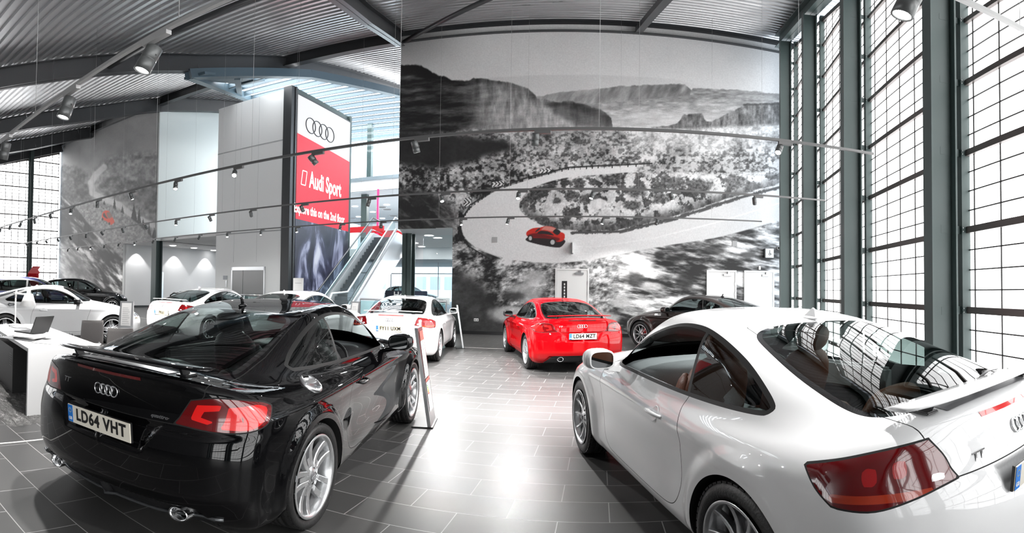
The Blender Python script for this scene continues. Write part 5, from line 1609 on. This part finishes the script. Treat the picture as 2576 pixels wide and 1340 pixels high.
for s_ in (-.035, .035): q.box((s_, -.017 - s_ * .18, -.005), (.03, .004, .03), -AL)
q.build('socket_holes', t)
board('access_hatch', 1238, 596, 1251, 610, VM, mat('hatch_grey', (.42, .42, .42), .5), 'small square grey hatch on the road of the mural', 'hatch', .015)
board('access_hatch', 1842, 606, 1854, 619, VM, MATS['hatch_grey'], 'small square grey hatch on the mural above the middle door', 'hatch', .015)
t = empty('blade_sign', onv(1439, 639, VM), 0, 'thin white blade sign projecting from the mural above the left door', 'sign')
q = MB().use(WHITE); q.box((0, -.20, .18), (.03, .34, .34), -AL, .003); q.build('sign_panel', t); q = MB().use(ALU); q.box((0, -.02, .18), (.05, .03, .36), -AL); q.build('sign_bracket', t)

# ---- suspended lighting tracks with spotlights
GLOW = mat('spot_lamp_glow', (1, 1, 1), .5, emit=(1, .98, .96), es=28)
HEADM = mat('spot_head_grey', (.11, .115, .115), .35, .3)
TZ = 3.50
TRK = [(2.1, -24, 3.2, [(-2.95,), (-4.35,), (-6.3,), (1.62,)]),
       (5.8, -24, 3.79, None), (9.5, -25.8, 4.9, None), (13.2, -28.6, 4.72, None)]
heads = {1: [2, 26, 52.5, 88, 128, 179, 245, 330, 441, 589, 785, 1043, 1345, 1960],
         2: [70, 95, 119, 148, 179, 218, 258, 310, 368, 444, 529, 632, 760, 927, 1111, 1304, 1490, 1689, 1898],
         3: [173, 198, 230, 264, 300, 340, 387, 442, 502.5, 573, 658, 747, 857, 959, 1160, 1278, 1517, 1652.5]}
where = ['nearest track overhead', 'second track from the camera', 'third track from the camera', 'farthest track before the mural']
random.seed(4)
spots = []
for ti, (tv, ua, ub, hs) in enumerate(TRK):
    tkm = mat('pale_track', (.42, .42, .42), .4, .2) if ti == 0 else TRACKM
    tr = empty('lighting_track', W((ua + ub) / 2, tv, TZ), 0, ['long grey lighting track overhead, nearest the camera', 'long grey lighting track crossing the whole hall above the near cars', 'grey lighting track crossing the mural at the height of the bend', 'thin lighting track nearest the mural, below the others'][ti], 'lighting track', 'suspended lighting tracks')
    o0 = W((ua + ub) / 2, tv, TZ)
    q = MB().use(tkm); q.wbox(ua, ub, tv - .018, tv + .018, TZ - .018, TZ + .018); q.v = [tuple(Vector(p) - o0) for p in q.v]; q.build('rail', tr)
    u = ua + .6
    wire = MB().use(mat('wire_grey', (.45, .45, .45), .4, .5))
    while u < ub:
        wr = MB().use(MATS['wire_grey'], True); wr.tube([W(u, tv, TZ + .01) - o0, W(u, tv, roofz(u, tv)) - o0], .0026, 5); wr.build('suspension_wire', tr)
        u += 2.6
    us2 = [h[0] for h in hs] if hs else [UV(onv(x, 500, tv))[0] for x in heads[ti]]
    for i, u in enumerate(us2):
        far = ti >= 1
        big = ti == 0
        s_ = 1.5 if big else 1.0
        base = W(u, tv, TZ)
        px_ = XC + FPX * math.atan2(base.x, base.y)
        hd = empty('spotlight', base, 0, None, 'spotlight', 'spotlights on the %s' % where[ti])
        if big:
            hd['label'] = ['bright glaring spotlight hanging from the near track at upper left', 'burst of glare from a spotlight on the near track, left', 'third spotlight down the near track at far left', 'large spotlight on the near track against the window wall'][i]
        else:
            bg = 'the far windows' if px_ < 147 else 'the forest mural' if px_ < 395 else 'the grey gallery wall' if px_ < 540 else 'the white tower' if px_ < 727 else 'the video screen' if px_ < 876 else 'the escalator atrium' if px_ < 988 else 'the canyon mural'
            hd['label'] = 'round spotlight on the %s, seen against %s' % (where[ti].replace(' from the camera', ''), bg)
            hd['group'] = 'spotlights on the %s against %s' % (where[ti].replace(' from the camera', ''), bg)
        bxm = MB().use(tkm); R_ = Matrix.Rotation(-AL, 3, 'Z')
        bxm.box(R_ @ Vector((.09, 0, -.041)), (.20 * s_, .05, .04), R_); bxm.build('driver_box', hd)
        c_0 = Vector((0, 0, -.13)); ax = random.uniform(-.5, .5); ay_ = random.uniform(-.45, .45)
        lean_ = (random.uniform(.75, 1.15) if ti == 2 else random.uniform(-.3, .2)) if ti >= 2 and i % 4 != 1 else ay_      # the far tracks wash the printed wall
        d_uv = (math.sin(ax), math.sin(lean_))
        d = (W(d_uv[0], d_uv[1], 0) + Vector((0, 0, -1))).normalized()
        aim = {(1, 10): (-.4, 8.2), (1, 11): (-.5, 7.0), (1, 12): (.1, 7.6), (2, 14): (-.7, 8.4), (2, 15): (-.2, 7.6), (2, 16): (.3, 8.6), (0, 3): (1.1, 2.6), (1, 13): (1.3, 3.6), (1, 9): (-2.6, 3.0)}.get((ti, i))
        if aim: hot = {(0, 3): .35, (1, 13): .5, (1, 9): .6}.get((ti, i), 1.05)
        else: hot = .45 if ti == 0 and i < 3 else 1.0
        if aim: d = (Vector((aim[0], aim[1], 0)) - (base + c_0)).normalized()
        c_ = Vector((0, 0, -.13 * s_))
        q = MB().use(HEADM, True); q.tube([(0, 0, -.03), (0, 0, -.07 * s_)], .012, 8); q.bar((0, 0, -.06 * s_), c_ + Vector((.045 * s_, 0, 0)), .012, .03); q.build('yoke', hd)
        q = MB().use(HEADM, True); M4 = frame(c_ - d * .08 * s_, d.orthogonal(), d.cross(d.orthogonal()), d)
        q.lathe([(0, 0), (.036 * s_, .002), (.045 * s_, .012), (.045 * s_, .085 * s_), (.042 * s_, .087 * s_), (.042 * s_, .092 * s_), (.046 * s_, .094 * s_), (.046 * s_, .165 * s_), (.038 * s_, .165 * s_), (.036 * s_, .15 * s_)], 20, M4); h_ = q.build('lamp_head', hd)
        q = MB().use(GLOW); q.lathe([(0, .158 * s_), (.037 * s_, .158 * s_)][::-1], 18, M4); q.build('lamp_lens', h_)
        spots.append((base + c_ + d * .10 * s_, d, ti, u, hot))
SPOT_E = 380
for p, d, ti, u, hot in spots:
    if u < -16 and random.random() < .5: continue
    l = bpy.data.lights.new('spot_lamp', 'SPOT'); l.energy = hot * SPOT_E * (1.3, 1.25, .2 if d.dot(W(0, 1, 0)) > .5 else 1.05, .22)[ti]; l.spot_size = math.radians(95); l.spot_blend = .45; l.shadow_soft_size = .035
    l.color = (1, .985, .97)
    o = bpy.data.objects.new('spot_lamp', l); COL.objects.link(o); o.location = p + d * .09
    o.rotation_euler = d.to_track_quat('-Z', 'Y').to_euler()
for x, y in ((1079, 592), (1101, 598), (1043, 611), (1061, 620), (1078, 626)):
    d = pdir(x, y); t_ = (3.435 - EYE) / d[2]; p = Vector((0, 0, EYE)) + t_ * Vector(d); u, v = UV(p)
    downlight(u, v, 3.435, r=.17, lab='round downlight in the pale ceiling behind the opening beside the mural', grp='downlights in the opening ceiling')
# lobby downlights
for i, (x, y) in enumerate(((435, 618), (488, 624), (537, 630))):
    d = pdir(x, y); t_ = (3.6 - EYE) / d[2]; p = Vector((0, 0, EYE)) + t_ * Vector(d); u, v = UV(p)
    downlight(u, v, 3.6, r=.17, lab='flat white downlight in the lobby ceiling behind the dark column', grp='downlights in the lobby ceiling')
for v in (15.6, 18.4, 21.0, 23.8, 26.6):
    l = bpy.data.lights.new('wall_washer', 'SPOT'); l.energy = 55; l.spot_size = math.radians(85); l.spot_blend = .3; l.shadow_soft_size = .04
    o = bpy.data.objects.new('wall_washer', l); COL.objects.link(o); o.location = W(ULM + .45, v, 3.5); o.rotation_euler = (Vector(W(ULM + .05, v, 0)) - o.location).to_track_quat('-Z', 'Y').to_euler()
for (u, v, z, e, sz_) in ((-18.5, 20, 3.5, 70, 3), (-5.5, 19, 3.4, 220, 2.5), (-13, 30, 7.2, 420, 5), (-8, 27, 3.3, 420, 4), (-13, 33, 11.5, 500, 6)):  # unseen area fills, added to brighten the lobby, the opening and the galleries
    l = bpy.data.lights.new('unseen_fill_light', 'AREA'); l.energy = e; l.size = sz_
    o = bpy.data.objects.new('unseen_fill_light', l); COL.objects.link(o); o.location = W(u, v, z)
S(MB().use(ALU).wbox(ULM, ULM + .03, 22.2, 23.1, 0, 2.1).build('door_5')); S(MB().use(ALU).wbox(ULM, ULM + .03, 16.7, 17.6, 0, 2.1).build('door_6'))

# ---- escalator
esc = empty('escalator', Vector((0, 0, 0)), 0, 'white sided escalator rising beside the video screen to the first gallery', 'escalator')
E0 = atr(836, 745, 17.2); E1 = atr(965, 600, 23.5)
E0 = Vector((E0.x, E0.y, 0)); E1 = Vector((E1.x, E1.y, 0)); dr = (E1 - E0).normalized(); sd = Vector((dr.y, -dr.x, 0))
H1 = 3.7; LR = (E1 - E0).length
esc.location = E0; R3 = Matrix((( sd.x, dr.x, 0), (sd.y, dr.y, 0), (0, 0, 1)))
def EP(s_, t, z): return R3 @ Vector((s_, t, z))
prof = [(-1.6, 0), (-1.6, .55), (0, .60), (LR, H1 + .45), (LR + 1.8, H1 + .40), (LR + 1.8, H1 - .75), (LR + .75, H1 - .75), (1.0, 0)]
side = mat('escalator_white_side', (.66, .68, .70), .35)
def eprism(m_, s0, s1, pr, name, par):
    q = MB().use(m_); n = len(pr)
    q.add([EP(s0, t, z) for t, z in pr] + [EP(s1, t, z) for t, z in pr], [tuple(range(n)), tuple(range(2 * n - 1, n - 1, -1))] + [(i, n + i, n + (i + 1) % n, (i + 1) % n) for i in range(n)])
    return q.build(name, par)
eprism(side, .50, .72, prof, 'side_panel', esc); eprism(side, -.72, -.50, prof, 'side_panel', esc)
stp = MB().use(mat('escalator_step', (.20, .23, .25), .35, .7))
n = 22
for i in range(n):
    t = LR * i / n; z = H1 * i / n
    stp.v += []; k = len(stp.v)
    q = [EP(s_, tt, zz) for s_ in (-.5, .5) for tt, zz in ((t, z + .22), (t + LR / n, z + .22), (t + LR / n, z + .22 + H1 / n))]
    stp.add(q, [(0, 1, 4, 3), (1, 2, 5, 4)])
stp.build('steps', esc)
gls = glass('balustrade_glass', (.72, .86, .86))
for s_ in (-.58, .58):
    q = MB().use(gls); pr = [(0, .6), (LR, H1 + .55), (LR, H1 + 1.15), (0, 1.2)]; q.add([EP(s_, t, z) for t, z in pr], [(0, 1, 2, 3)]); q.build('balustrade_glass', esc)
    q = MB().use(CHROME, True); q.tube([EP(s_ * 1.1, t, z) for t, z in ((-1.6, .62), (0, .66), (LR, H1 + .60), (LR + 1.8, H1 + .6))], .05, 8); q.build('deck_trim', esc)
    q = MB().use(mat('pale_handrail', (.55, .62, .64), .3) if s_ > 0 else BLACK, True)
    q.tube([EP(s_, t, z) for t, z in ((-1.5, .7), (-1.75, .95), (-1.5, 1.22), (0, 1.27), (LR, H1 + 1.2), (LR + 1.6, H1 + 1.2), (LR + 1.75, H1 + .9))], .035, 8); q.build('handrail', esc)
# separate wall handrail, red and white, left of it
# ---- glass balustrades on the floor
def balustrade(u0, v0, u1, v1, lab, n=4, h=1.05):
    a, c = W(u0, v0), W(u1, v1); t = empty('glass_balustrade', a, 0, lab, 'balustrade'); L = c - a
    q = MB().use(gls); q.bar(Vector((0, 0, h / 2)), L + Vector((0, 0, h / 2)), .012, h - .1); q.build('glass_panel', t)
    q = MB().use(ALU, True); q.tube([Vector((0, 0, h)), L + Vector((0, 0, h))], .028, 10); q.build('handrail', t)
    for i in range(n + 1):
        q = MB().use(ALU); q.box(L * (i / n) + Vector((0, 0, h / 2)), (.04, .02, h), -AL); q.build('post', t)
balustrade(-14.4, 14.0, -11.2, 14.0, 'glass balustrade with a metal rail in front of the lift')
balustrade(-7.6, 14.0, -4.6, 14.0, 'glass balustrade with a metal rail behind the white coupe by the opening')
t = empty('down_escalator', W(-16.6, 13.4, 0), 0, 'looped black handrails of the escalator going down beside the dark column', 'escalator')
for s_, nm_ in ((0, 'a'), (1.2, 'b')):
    q = MB().use(BLACK, True); o0 = Vector((0, 0, 0)); Rz = Matrix.Rotation(-AL, 3, 'Z')
    q.tube([Rz @ Vector((x, s_, z)) for x, z in ((1.6, 1.02), (.1, 1.02), (-.12, .92), (-.2, .6), (-.12, .25), (.05, .1))], .035, 8); q.build('handrail', t)
    q = MB().use(gls); q.add([Rz @ Vector(p) for p in ((0, s_, .05), (1.6, s_, .05), (1.6, s_, 1.0), (0, s_, 1.0))], [(0, 1, 2, 3)]); q.build('balustrade_glass', t)
t = empty('hall_railing', W(-16.9, 14.4, 0), 0, 'steel railing round the escalator well behind the small white coupe', 'railing'); Rz = Matrix.Rotation(-AL, 3, 'Z')
q = MB().use(ALU, True); q.tube([Rz @ Vector((-.4, 0, 1.1)), Rz @ Vector((2.6, 0, 1.1))], .025, 8); q.build('handrail', t)
for i in range(4): q = MB().use(ALU, True); q.tube([Rz @ Vector((-.35 + i * .95, 0, 0)), Rz @ Vector((-.35 + i * .95, 0, 1.1))], .02, 8); q.build('post', t)
t = empty('stair_handrail', onv(500, 722, 24), 0, 'sloping dark handrail against the white lobby wall', 'handrail')
q = MB().use(BLACK, True); p1 = onv(541, 686, 24) - Vector(t.location); q.tube([Vector((-.4, 0, -.35)), p1 + Vector((.5, 0, .5))], .03, 8); q.build('rail', t)
# ================================================================= furniture, stands and the cars
def info_stand(foot, rz, lab, h=1.05, red=True, sc_=1.0):
    """leaning tapered aluminium stand with a framed price sheet"""
    t = empty('price_stand', foot, rz, lab, 'display stand')
    # local: x right, y away from the reader, leaning back
    lean = .30
    q = MB().use(ALU); n = Vector((0, -1, lean)).normalized()
    def P(x, z, o=0): return Vector((x, lean * z * .5, z)) + n * o
    wB, wT = .36, .30
    a = [P(-wB / 2, 0), P(wB / 2, 0), P(wT / 2, h), P(-wT / 2, h)]; b2 = [p + Vector((0, .035, 0)) for p in a]
    q.add(a + b2, [(0, 1, 2, 3), (7, 6, 5, 4), (0, 4, 5, 1), (1, 5, 6, 2), (2, 6, 7, 3), (3, 7, 4, 0)]); q.build('upright_panel', t)
    q = MB().use(BLACK); q.box((0, .09, .008), (.40, .22, .016), bev=.003); q.build('foot_plate', t)
    q = MB().use(mat('paper_white', (.80, .79, .78), .6)); 
    f_ = lambda x0, x1, z0, z1, o: [P(x0, z0, o), P(x1, z0, o), P(x1, z1, o), P(x0, z1, o)]
    q.add(f_(-.11, .11, .52, h - .04, .004), [(0, 1, 2, 3)]); q.add(f_(-.11, .11, .16, .47, .004), [(0, 1, 2, 3)]); q.build('price_sheet', t)
    if red:
        q = MB().use(mat('sheet_red', (.62, .16, .13), .5)); q.add(f_(-.11, .11, h - .14, h - .04, .006), [(0, 1, 2, 3)]); q.add(f_(-.125, .125, .48, .51, .006), [(0, 1, 2, 3)]); q.build('sheet_header', t)
    q = MB().use(mat('sheet_print', (.35, .35, .36), .6))
    for k in range(9): q.add(f_(-.08, .08 - .02 * (k % 3), .56 + k * .042, .568 + k * .042, .0065), [(0, 1, 2, 3)])
    for k in range(5): q.add(f_(-.08, .03, .19 + k * .022, .195 + k * .022, .0065), [(0, 1, 2, 3)])
    q.build('printed_lines', t)
    q = MB()
    for k, c in enumerate(((.02, .35, .12), (.25, .5, .05), (.7, .6, .05), (.8, .3, .02), (.6, .03, .02))):
        q.use(mat('rating_%d' % k, c, .5)); q.add(f_(-.09, -.055 + k * .012, .43 - k * .022, .447 - k * .022, .0065), [(0, 1, 2, 3)])
    q.build('energy_rating_chart', t)
    return t
s1 = at(1080, 1066); info_stand((s1.x + .04, s1.y + .02, 0), 1.60, 'leaning silver price stand at the front wheel of the black coupe')
s2 = at(1152, 874); info_stand((s2.x + .14, s2.y, 0), 1.72, 'leaning silver price stand beside the white coupe with plate FY11 UXM', red=False)
s3 = at(312, 880); info_stand((s3.x, s3.y, 0), .55, 'grey price stand in front of the white coupe behind the desk', red=False)
s4 = atr(886, 760, 13.2); info_stand((s4.x, s4.y, 0), -.3, 'small grey price stand by the escalator foot', red=False)

# ---- desk corner
DK = mat('desk_white_laminate', (.62, .62, .62), .35)
# the top runs back to the left from its near corner
A0 = Vector((-4.21, 2.64, 0)); e1 = (Vector((-4.05, 3.47, 0)) - A0); e1n = e1.normalized(); e2n = Vector((-.95, .315, 0)).normalized()
dk = empty('desk', A0, 0, 'white slab desk with a waterfall leg, left of the black coupe', 'desk')
def DP(a, c, z): v = e1n * a + e2n * c; return Vector((v.x, v.y, z))
def dbox(m_, a0, a1, c0, c1, z0, z1, name, par=dk):
    q = MB().use(m_); q.add([DP(a, c, z) for a in (a0, a1) for c in (c0, c1) for z in (z0, z1)], [(0, 1, 3, 2), (4, 6, 7, 5), (0, 4, 5, 1), (2, 3, 7, 6), (0, 2, 6, 4), (1, 5, 7, 3)]); return q.build(name, par)
dbox(DK, 0, .86, -.0, 2.6, .71, .75, 'desk_top'); dbox(DK, 0, .86, 0, .045, 0, .71, 'side_slab'); dbox(BLACK, .55, .58, .05, 2.4, .18, .71, 'modesty_panel')
cb = tag(dbox(mat('cabinet_black', (.012, .012, .012), .5), .05, .5, 1.0, 2.1, .02, .60, 'desk_pedestal', None), 'black storage pedestal under the white desk', 'cabinet'); cb.location = A0
q = MB().use(mat('vent_grey', (.10, .10, .10), .5))
for k in range(6): q.add([DP(.045, 1.05 + d_, .36 + k * .03 + z_) for d_, z_ in ((0, 0), (.14, 0), (.14, .012), (0, .012))], [(0, 1, 2, 3)])
q.build('vent_slots', cb)
rug = mat('grey_shag_rug', (.17, .165, .16), .95)
q = MB().use(rug); rp = [at(0, 1063), at(105, 1057), W(-2.9, 3.7), W(-3.2, 7), W(-12, 7)]
random.seed(2)
N_g = 46
A_, B_, C_, D_ = Vector((-3.98, 2.30, 0)), Vector((-3.9, 3.6, 0)), Vector((-8.2, 4.3, 0)), Vector((-8.0, 2.9, 0))
vs = []; fs = []
for i in range(N_g + 1):
    for j in range(N_g + 1):
        s_, t_ = i / N_g, j / N_g; p = (A_ * (1 - s_) + D_ * s_) * (1 - t_) + (B_ * (1 - s_) + C_ * s_) * t_
        edge = min(i, j, N_g - i, N_g - j)
        vs.append((p.x + random.uniform(-.02, .02), p.y + random.uniform(-.02, .02), 0.001 if edge == 0 else .012 + random.uniform(-.006, .006)))
for i in range(N_g):
    for j in range(N_g): fs.append((i * (N_g + 1) + j, (i + 1) * (N_g + 1) + j, (i + 1) * (N_g + 1) + j + 1, i * (N_g + 1) + j + 1))
q = MB().use(rug, True).add(vs, fs, True).build('shag_rug'); tag(q, 'grey shaggy rug under the white desk', 'rug', kind=None)
mr_, L_, b_ = nodes(rug); ns = mr_.new('ShaderNodeTexNoise'); ns.inputs['Scale'].default_value = 55; ns.inputs['Detail'].default_value = 8
bp = mr_.new('ShaderNodeBump'); bp.inputs['Strength'].default_value = 1; bp.inputs['Distance'].default_value = .03; L_.new(ns.outputs['Fac'], bp.inputs['Height']); L_.new(bp.outputs[0], b_.inputs['Normal'])
cr = mr_.new('ShaderNodeValToRGB'); cr.color_ramp.elements[0].color = (.05, .05, .05, 1); cr.color_ramp.elements[0].position = .35; cr.color_ramp.elements[1].color = (.42, .41, .40, 1); cr.color_ramp.elements[1].position = .7; L_.new(ns.outputs['Fac'], cr.inputs[0]); L_.new(cr.outputs[0], b_.inputs['Base Color'])
# laptop
lp_ = at(75, 836, .752); lt = empty('laptop', (lp_.x, lp_.y, .752), .25, 'open black laptop on the white desk', 'laptop')
q = MB().use(BLACK); q.box((0, 0, .012), (.36, .25, .018), bev=.004); q.use(mat('keys', (.03, .03, .032), .5)); q.box((0, .03, .022), (.30, .11, .002)); q.box((0, -.07, .022), (.09, .05, .001)); q.build('keyboard_base', lt)
Rl = Matrix.Rotation(math.radians(60), 3, 'Y')
q = MB().use(mat('laptop_lid_black', (.012, .012, .012), .6)); q.box((.225, 0, .125), (.012, .36, .25), Matrix.Rotation(math.radians(24), 3, 'Y'), .004); q.use(mat('screen_off', (.02, .02, .022), .12)); q.box((.217, 0, .127), (.002, .33, .22), Matrix.Rotation(math.radians(24), 3, 'Y')); q.build('lid', lt)
# papers
def sheet(x, y, rz, lab, sz_=(.21, .297), n=3, z=.752, m_=None, nm='paper_sheet', cat='paper'):
    p = at(x, y, z); t = MB().use(m_ or mat('paper_white', (.8, .79, .78), .6))
    for k in range(n): t.box((k * .004, -k * .003, k * .0025 + .0012), (sz_[0], sz_[1], .002), k * .03)
    o = t.build(nm); o.location = (p.x, p.y, z); o.rotation_euler = (0, 0, rz); return tag(o, lab, cat)
sheet(75, 848, .3, 'thick white folder lying on the black pad beside the laptop', (.34, .25), 8, .757, None, 'document_folder', 'folder')
sheet(60, 850, .3, 'black desk pad under the folder on the white desk', (.55, .40), 1, .752, BLACK, 'desk_pad', 'desk pad')
sheet(130, 861, .5, 'loose white sheets at the near end of the desk', (.40, .30), 2); sheet(218, 866, .7, 'white brochure at the desk corner by the black coupe', (.30, .21), 2)
# desk lamp
lb = at(38, 818, .75); dl = empty('desk_lamp', (lb.x, lb.y, .75), 0, 'white angled desk lamp with a cone shade standing on the desk', 'lamp')
q = MB().use(WHITE, True); q.lathe([(0, .0), (.10, 0), (.10, .018), (.02, .03), (0, .03)], 24); q.build('lamp_base', dl)
q = MB().use(WHITE, True); q.tube([(0, 0, .02), (.0, 0, .50)], .012, 8); q.tube([(-.10, .02, .50), (.42, -.05, .50)], .014, 8); q.tube([(0, 0, .44), (.02, 0, .56)], .016, 8); q.build('lamp_arm', dl)
q = MB().use(WHITE, True); q.lathe([(.04, .10), (.06, .09), (.12, -.08), (.115, -.08), (.055, .085)], 24, Matrix.Translation((.46, -.05, .42)) @ Matrix.Rotation(.1, 4, 'Y')); q.lathe([(.03, .10), (.03, .15), (0, .16)], 16, Matrix.Translation((.46, -.05, .42))); q.build('lamp_shade', dl)
tag(MB().use(BLACK, True).tube([(lb.x + .06, lb.y - .13, .756), (lb.x + .12, lb.y - .18, .756), (lb.x + .35, lb.y - .22, .756), (lb.x + .5, lb.y - .1, .756), (lb.x + .7, lb.y - .14, .756)], .004, 6).build('lamp_cable'), 'thin black cable lying between lamp and laptop', 'cable')
# chairs
CHM = mat('chair_grey_fabric', (.16, .15, .145), .8, bump=(150, .3))
def chair(loc, rz, lab):
    t = empty('office_chair', loc, rz, lab, 'chair', None)
    q = MB().use(CHM, True); q.ell((0, 0, .46), (.23, .23, .045), 20, 8, e=.5); q.build('seat', t)
    q = MB().use(CHM, True)
    vs = []; n = 12
    for j in range(9):
        for i in range(n + 1):
            a = (i / n - .5) * 1.5; z = .54 + .36 * j / 8; rr_ = .235 * (1 - .08 * (j / 8) ** 3 * abs(i / n - .5) * 2)
            vs.append((math.sin(a) * rr_ * 1.05, .02 + math.cos(a) * .12 + .09 + .05 * j / 8, z))
    k = len(vs); vs += [(x, y + .025, z) for x, y, z in vs]
    fs = []
    for j in range(8):
        for i in range(n):
            p = j * (n + 1) + i; fs += [(p, p + 1, p + n + 2, p + n + 1), (k + p + n + 1, k + p + n + 2, k + p + 1, k + p)]
    for j in range(8):
        for i in (0, n): p = j * (n + 1) + i; fs.append((p, p + n + 1, k + p + n + 1, k + p))
    for i in range(n): fs.append((i, k + i, k + i + 1, i + 1)); p = 8 * (n + 1) + i; fs.append((p, p + 1, k + p + 1, k + p))
    q.add(vs, fs, True); q.build('backrest', t)
    for s_ in (-1, 1):
        q = MB().use(BLACK, True); q.tube([(s_ * .25, .18, .62), (s_ * .27, .0, .66), (s_ * .27, -.20, .65)], .018, 8); q.tube([(s_ * .25, .05, .46), (s_ * .27, .0, .65)], .013, 8); q.build('armrest', t)
    for x_, y_ in ((-.22, -.2), (.22, -.2), (-.22, .22), (.22, .22)):
        q = MB().use(CHROME, True); q.tube([(x_ * .8, y_ * .8, .44), (x_, y_, 0)], .011, 8); q.build('leg', t)
c1 = atr(226, 818, 7.2); chair((c1.x, c1.y, 0), -2.1, 'grey armchair at the end of the desk')
c2 = atr(302, 832, 6.1); chair((c2.x, c2.y, 0), -2.3, 'grey armchair half hidden behind the rear window of the black coupe')

# ---- red arrow sculpture by the far windows
ar = empty('arrow_sign', Vector((0, 0, 0)), 0, 'big red folded arrow sign by the far left windows', 'sign')
pp = [atr(x, y, 24.0) for x, y in ((70, 687), (83, 669), (102, 670), (96, 678), (101, 686), (98, 688))]
o0 = Vector((pp[0].x, pp[0].y, 0)); ar.location = o0
dq = Vector((math.sin(-1.0), math.cos(-1.0), 0)) * .35
q = MB().use(REDP); vs = [p - o0 for p in pp] + [p - o0 + dq for p in pp]; n = len(pp)
q.add(vs, [tuple(range(n)), tuple(range(2 * n - 1, n - 1, -1))] + [(i, n + i, n + (i + 1) % n, (i + 1) % n) for i in range(n)]); q.build('arrow_head', ar)
q = MB().use(REDP); bz = (pp[0].z + pp[-1].z) / 2; mid = (pp[0] + pp[-1]) / 2 - o0; q.box((mid.x, mid.y, bz / 2), (.5, .25, bz), .6); q.build('arrow_post', ar)

# ---- blue sign board and kiosk outside the opening
t = empty('notice_board', W(-11.9, 28, 0), 0, 'low dark blue board with a white inscription behind the dark column in the opening', 'sign')
q = MB().use(mat('board_navy', (.012, .018, .035), .4)); q.box((0, 0, .62), (2.9, .08, 1.24), -AL, .03); q.build('board', t)
text_obj('board_lettering', 'Ho', .55, frame(Vector((-.50, .03, .95)), (CA, -SA, 0), (0, 0, 1), (-SA, -CA, 0)), WHITE, t, .004, 1, .01)
p = onv(1114, 757, 19.0); t = empty('counter_sign', p, 0, 'small rounded white sign with black letters behind the glass beside the mural', 'sign')
q = MB().use(WHITE); q.box((0, 0, 0), (.62, .04, .30), -AL, .015); q.build('sign_panel', t)
text_obj('sign_lettering', 'TELL', .15, frame(Vector((-.004, -.025, 0)), (CA, -SA, 0), (0, 0, 1), (-SA, -CA, 0)), BLACK, t, .002, 1, .003)
q = MB().use(ALU); q.bar((0, 0, -.15), (0, 0, -p.z), .04, .04); q.build('sign_post', t)

# ================================================================= the cars
def place(az, ref, local):
    if local is None: return (ref[0], ref[1], 0), math.pi / 2 - az
    """root location so that the car's local ground point `local` sits on world point ref; az heading clockwise from +y"""
    rz = math.pi / 2 - az; c, s_ = math.cos(rz), math.sin(rz)
    return (ref[0] - (c * local[0] - s_ * local[1]), ref[1] - (s_ * local[0] + c * local[1]), 0), rz
CARS = {}
def car(key, name, label, gen, pnt, az, ref, local, *a, **k):
    loc, rz = place(az, ref, local); CARS[key] = make_car(name, label, 'car', gen, pnt, loc, rz, *a, **k); return CARS[key]
car('black', 'sports_coupe', 'black coupe with plate LD64 VHT, seen from behind at left, nearest', 'new', P_BLACK, .008, (-1.945, 2.47), None, 'twin5', 'LD64 VHT', PLYW, ('spoiler', 'alucap', 'quattro', 'blade', 'twin', 'opendoorglass'))
car('bigwhite', 'sports_coupe', 'large white coupe with brown seats filling the lower right', 'old', P_WHITE, -.094, (1.722, 1.734), None, 'star10', 'LD64', PLYW, ('spoiler', 'right', 'opendoorglass', 'wiper'), seatm=BROWNL, dash=DASHG)
car('red', 'sports_coupe', 'red coupe with plate LD64 MZT parked before the canyon mural', 'new', P_RED, -.17, (.25, 8.72), (0, .86), 'y10', 'LD64 MZT', PLYW, ('spoiler', 'left2', 'chrome'), mirror=BLACK, scale=.955)
car('fy', 'sports_coupe', 'white coupe with yellow plate FY11 UXM behind the black coupe', 'old', P_WHITE, .0, (-1.40, 9.40), (0, -.86), 'star10', 'FY11 UXM', PLY, ('spoiler', 'tfsi', 'right'), scale=.955)
car('leftwhite', 'sports_coupe', 'white coupe seen side-on behind the desk', 'new', P_WHITE, .50, (-8.95, 6.46), (1.25, -.88), 'pair5', None, PLY, ('alucap',), mirror=BLACK)
car('dark', 'sports_coupe', 'dark bronze coupe with red brake calipers between the red and the large white coupe', 'new', P_BROWN, -.55, (3.25, 11.75), (2.505, .88), 'y10', None, PLY, ('dafin', 'redcal'))
car('mid', 'sports_coupe', 'white coupe whose roof shows over the black coupe, in front of the escalator', 'old', P_WHITE, .12, (-4.75, 9.6), (.9, 0), 'star10', None, PLY, ('low',))
car('back', 'sports_coupe', 'small white coupe with raised spoiler near the lift', 'old', P_WHITE, .10, (-7.9, 10.0), (.3, 0), 'star10', 'PK61', PLY, ('spoiler',))
car('suv', 'family_car', 'black crossover with red sheet in its window, left of the lobby', 'tall', P_BLACK, .50, (-16.2, 14.6), (2.6, -.88), 'star10', None, PLY, ())
car('blue', 'family_car', 'dark blue car whose roof shows at the far left edge', 'tall', P_BLUE, .60, (-15.0, 9.4), (1.1, 0), 'star10', None, PLY, ('low',))
car('farwhite', 'family_car', 'white car behind the blue car, only its roof showing', 'tall', P_WHITE, .60, (-21.9, 14.0), (1.3, 0), 'star10', None, PLY, ('low',))
car('farred', 'family_car', 'red car below the arrow sign, behind the white roofs', 'tall', P_RED, 1.75, (-25.2, 16.2), (1.3, 0), 'star10', None, PLY, ('low',))
car('out', 'family_car', 'pale car beyond the navy board outside the opening', 'tall', P_WHITE, 1.75, (-7.9, 36.3), (1.2, 0), 'star10', None, PLY, ('low',))
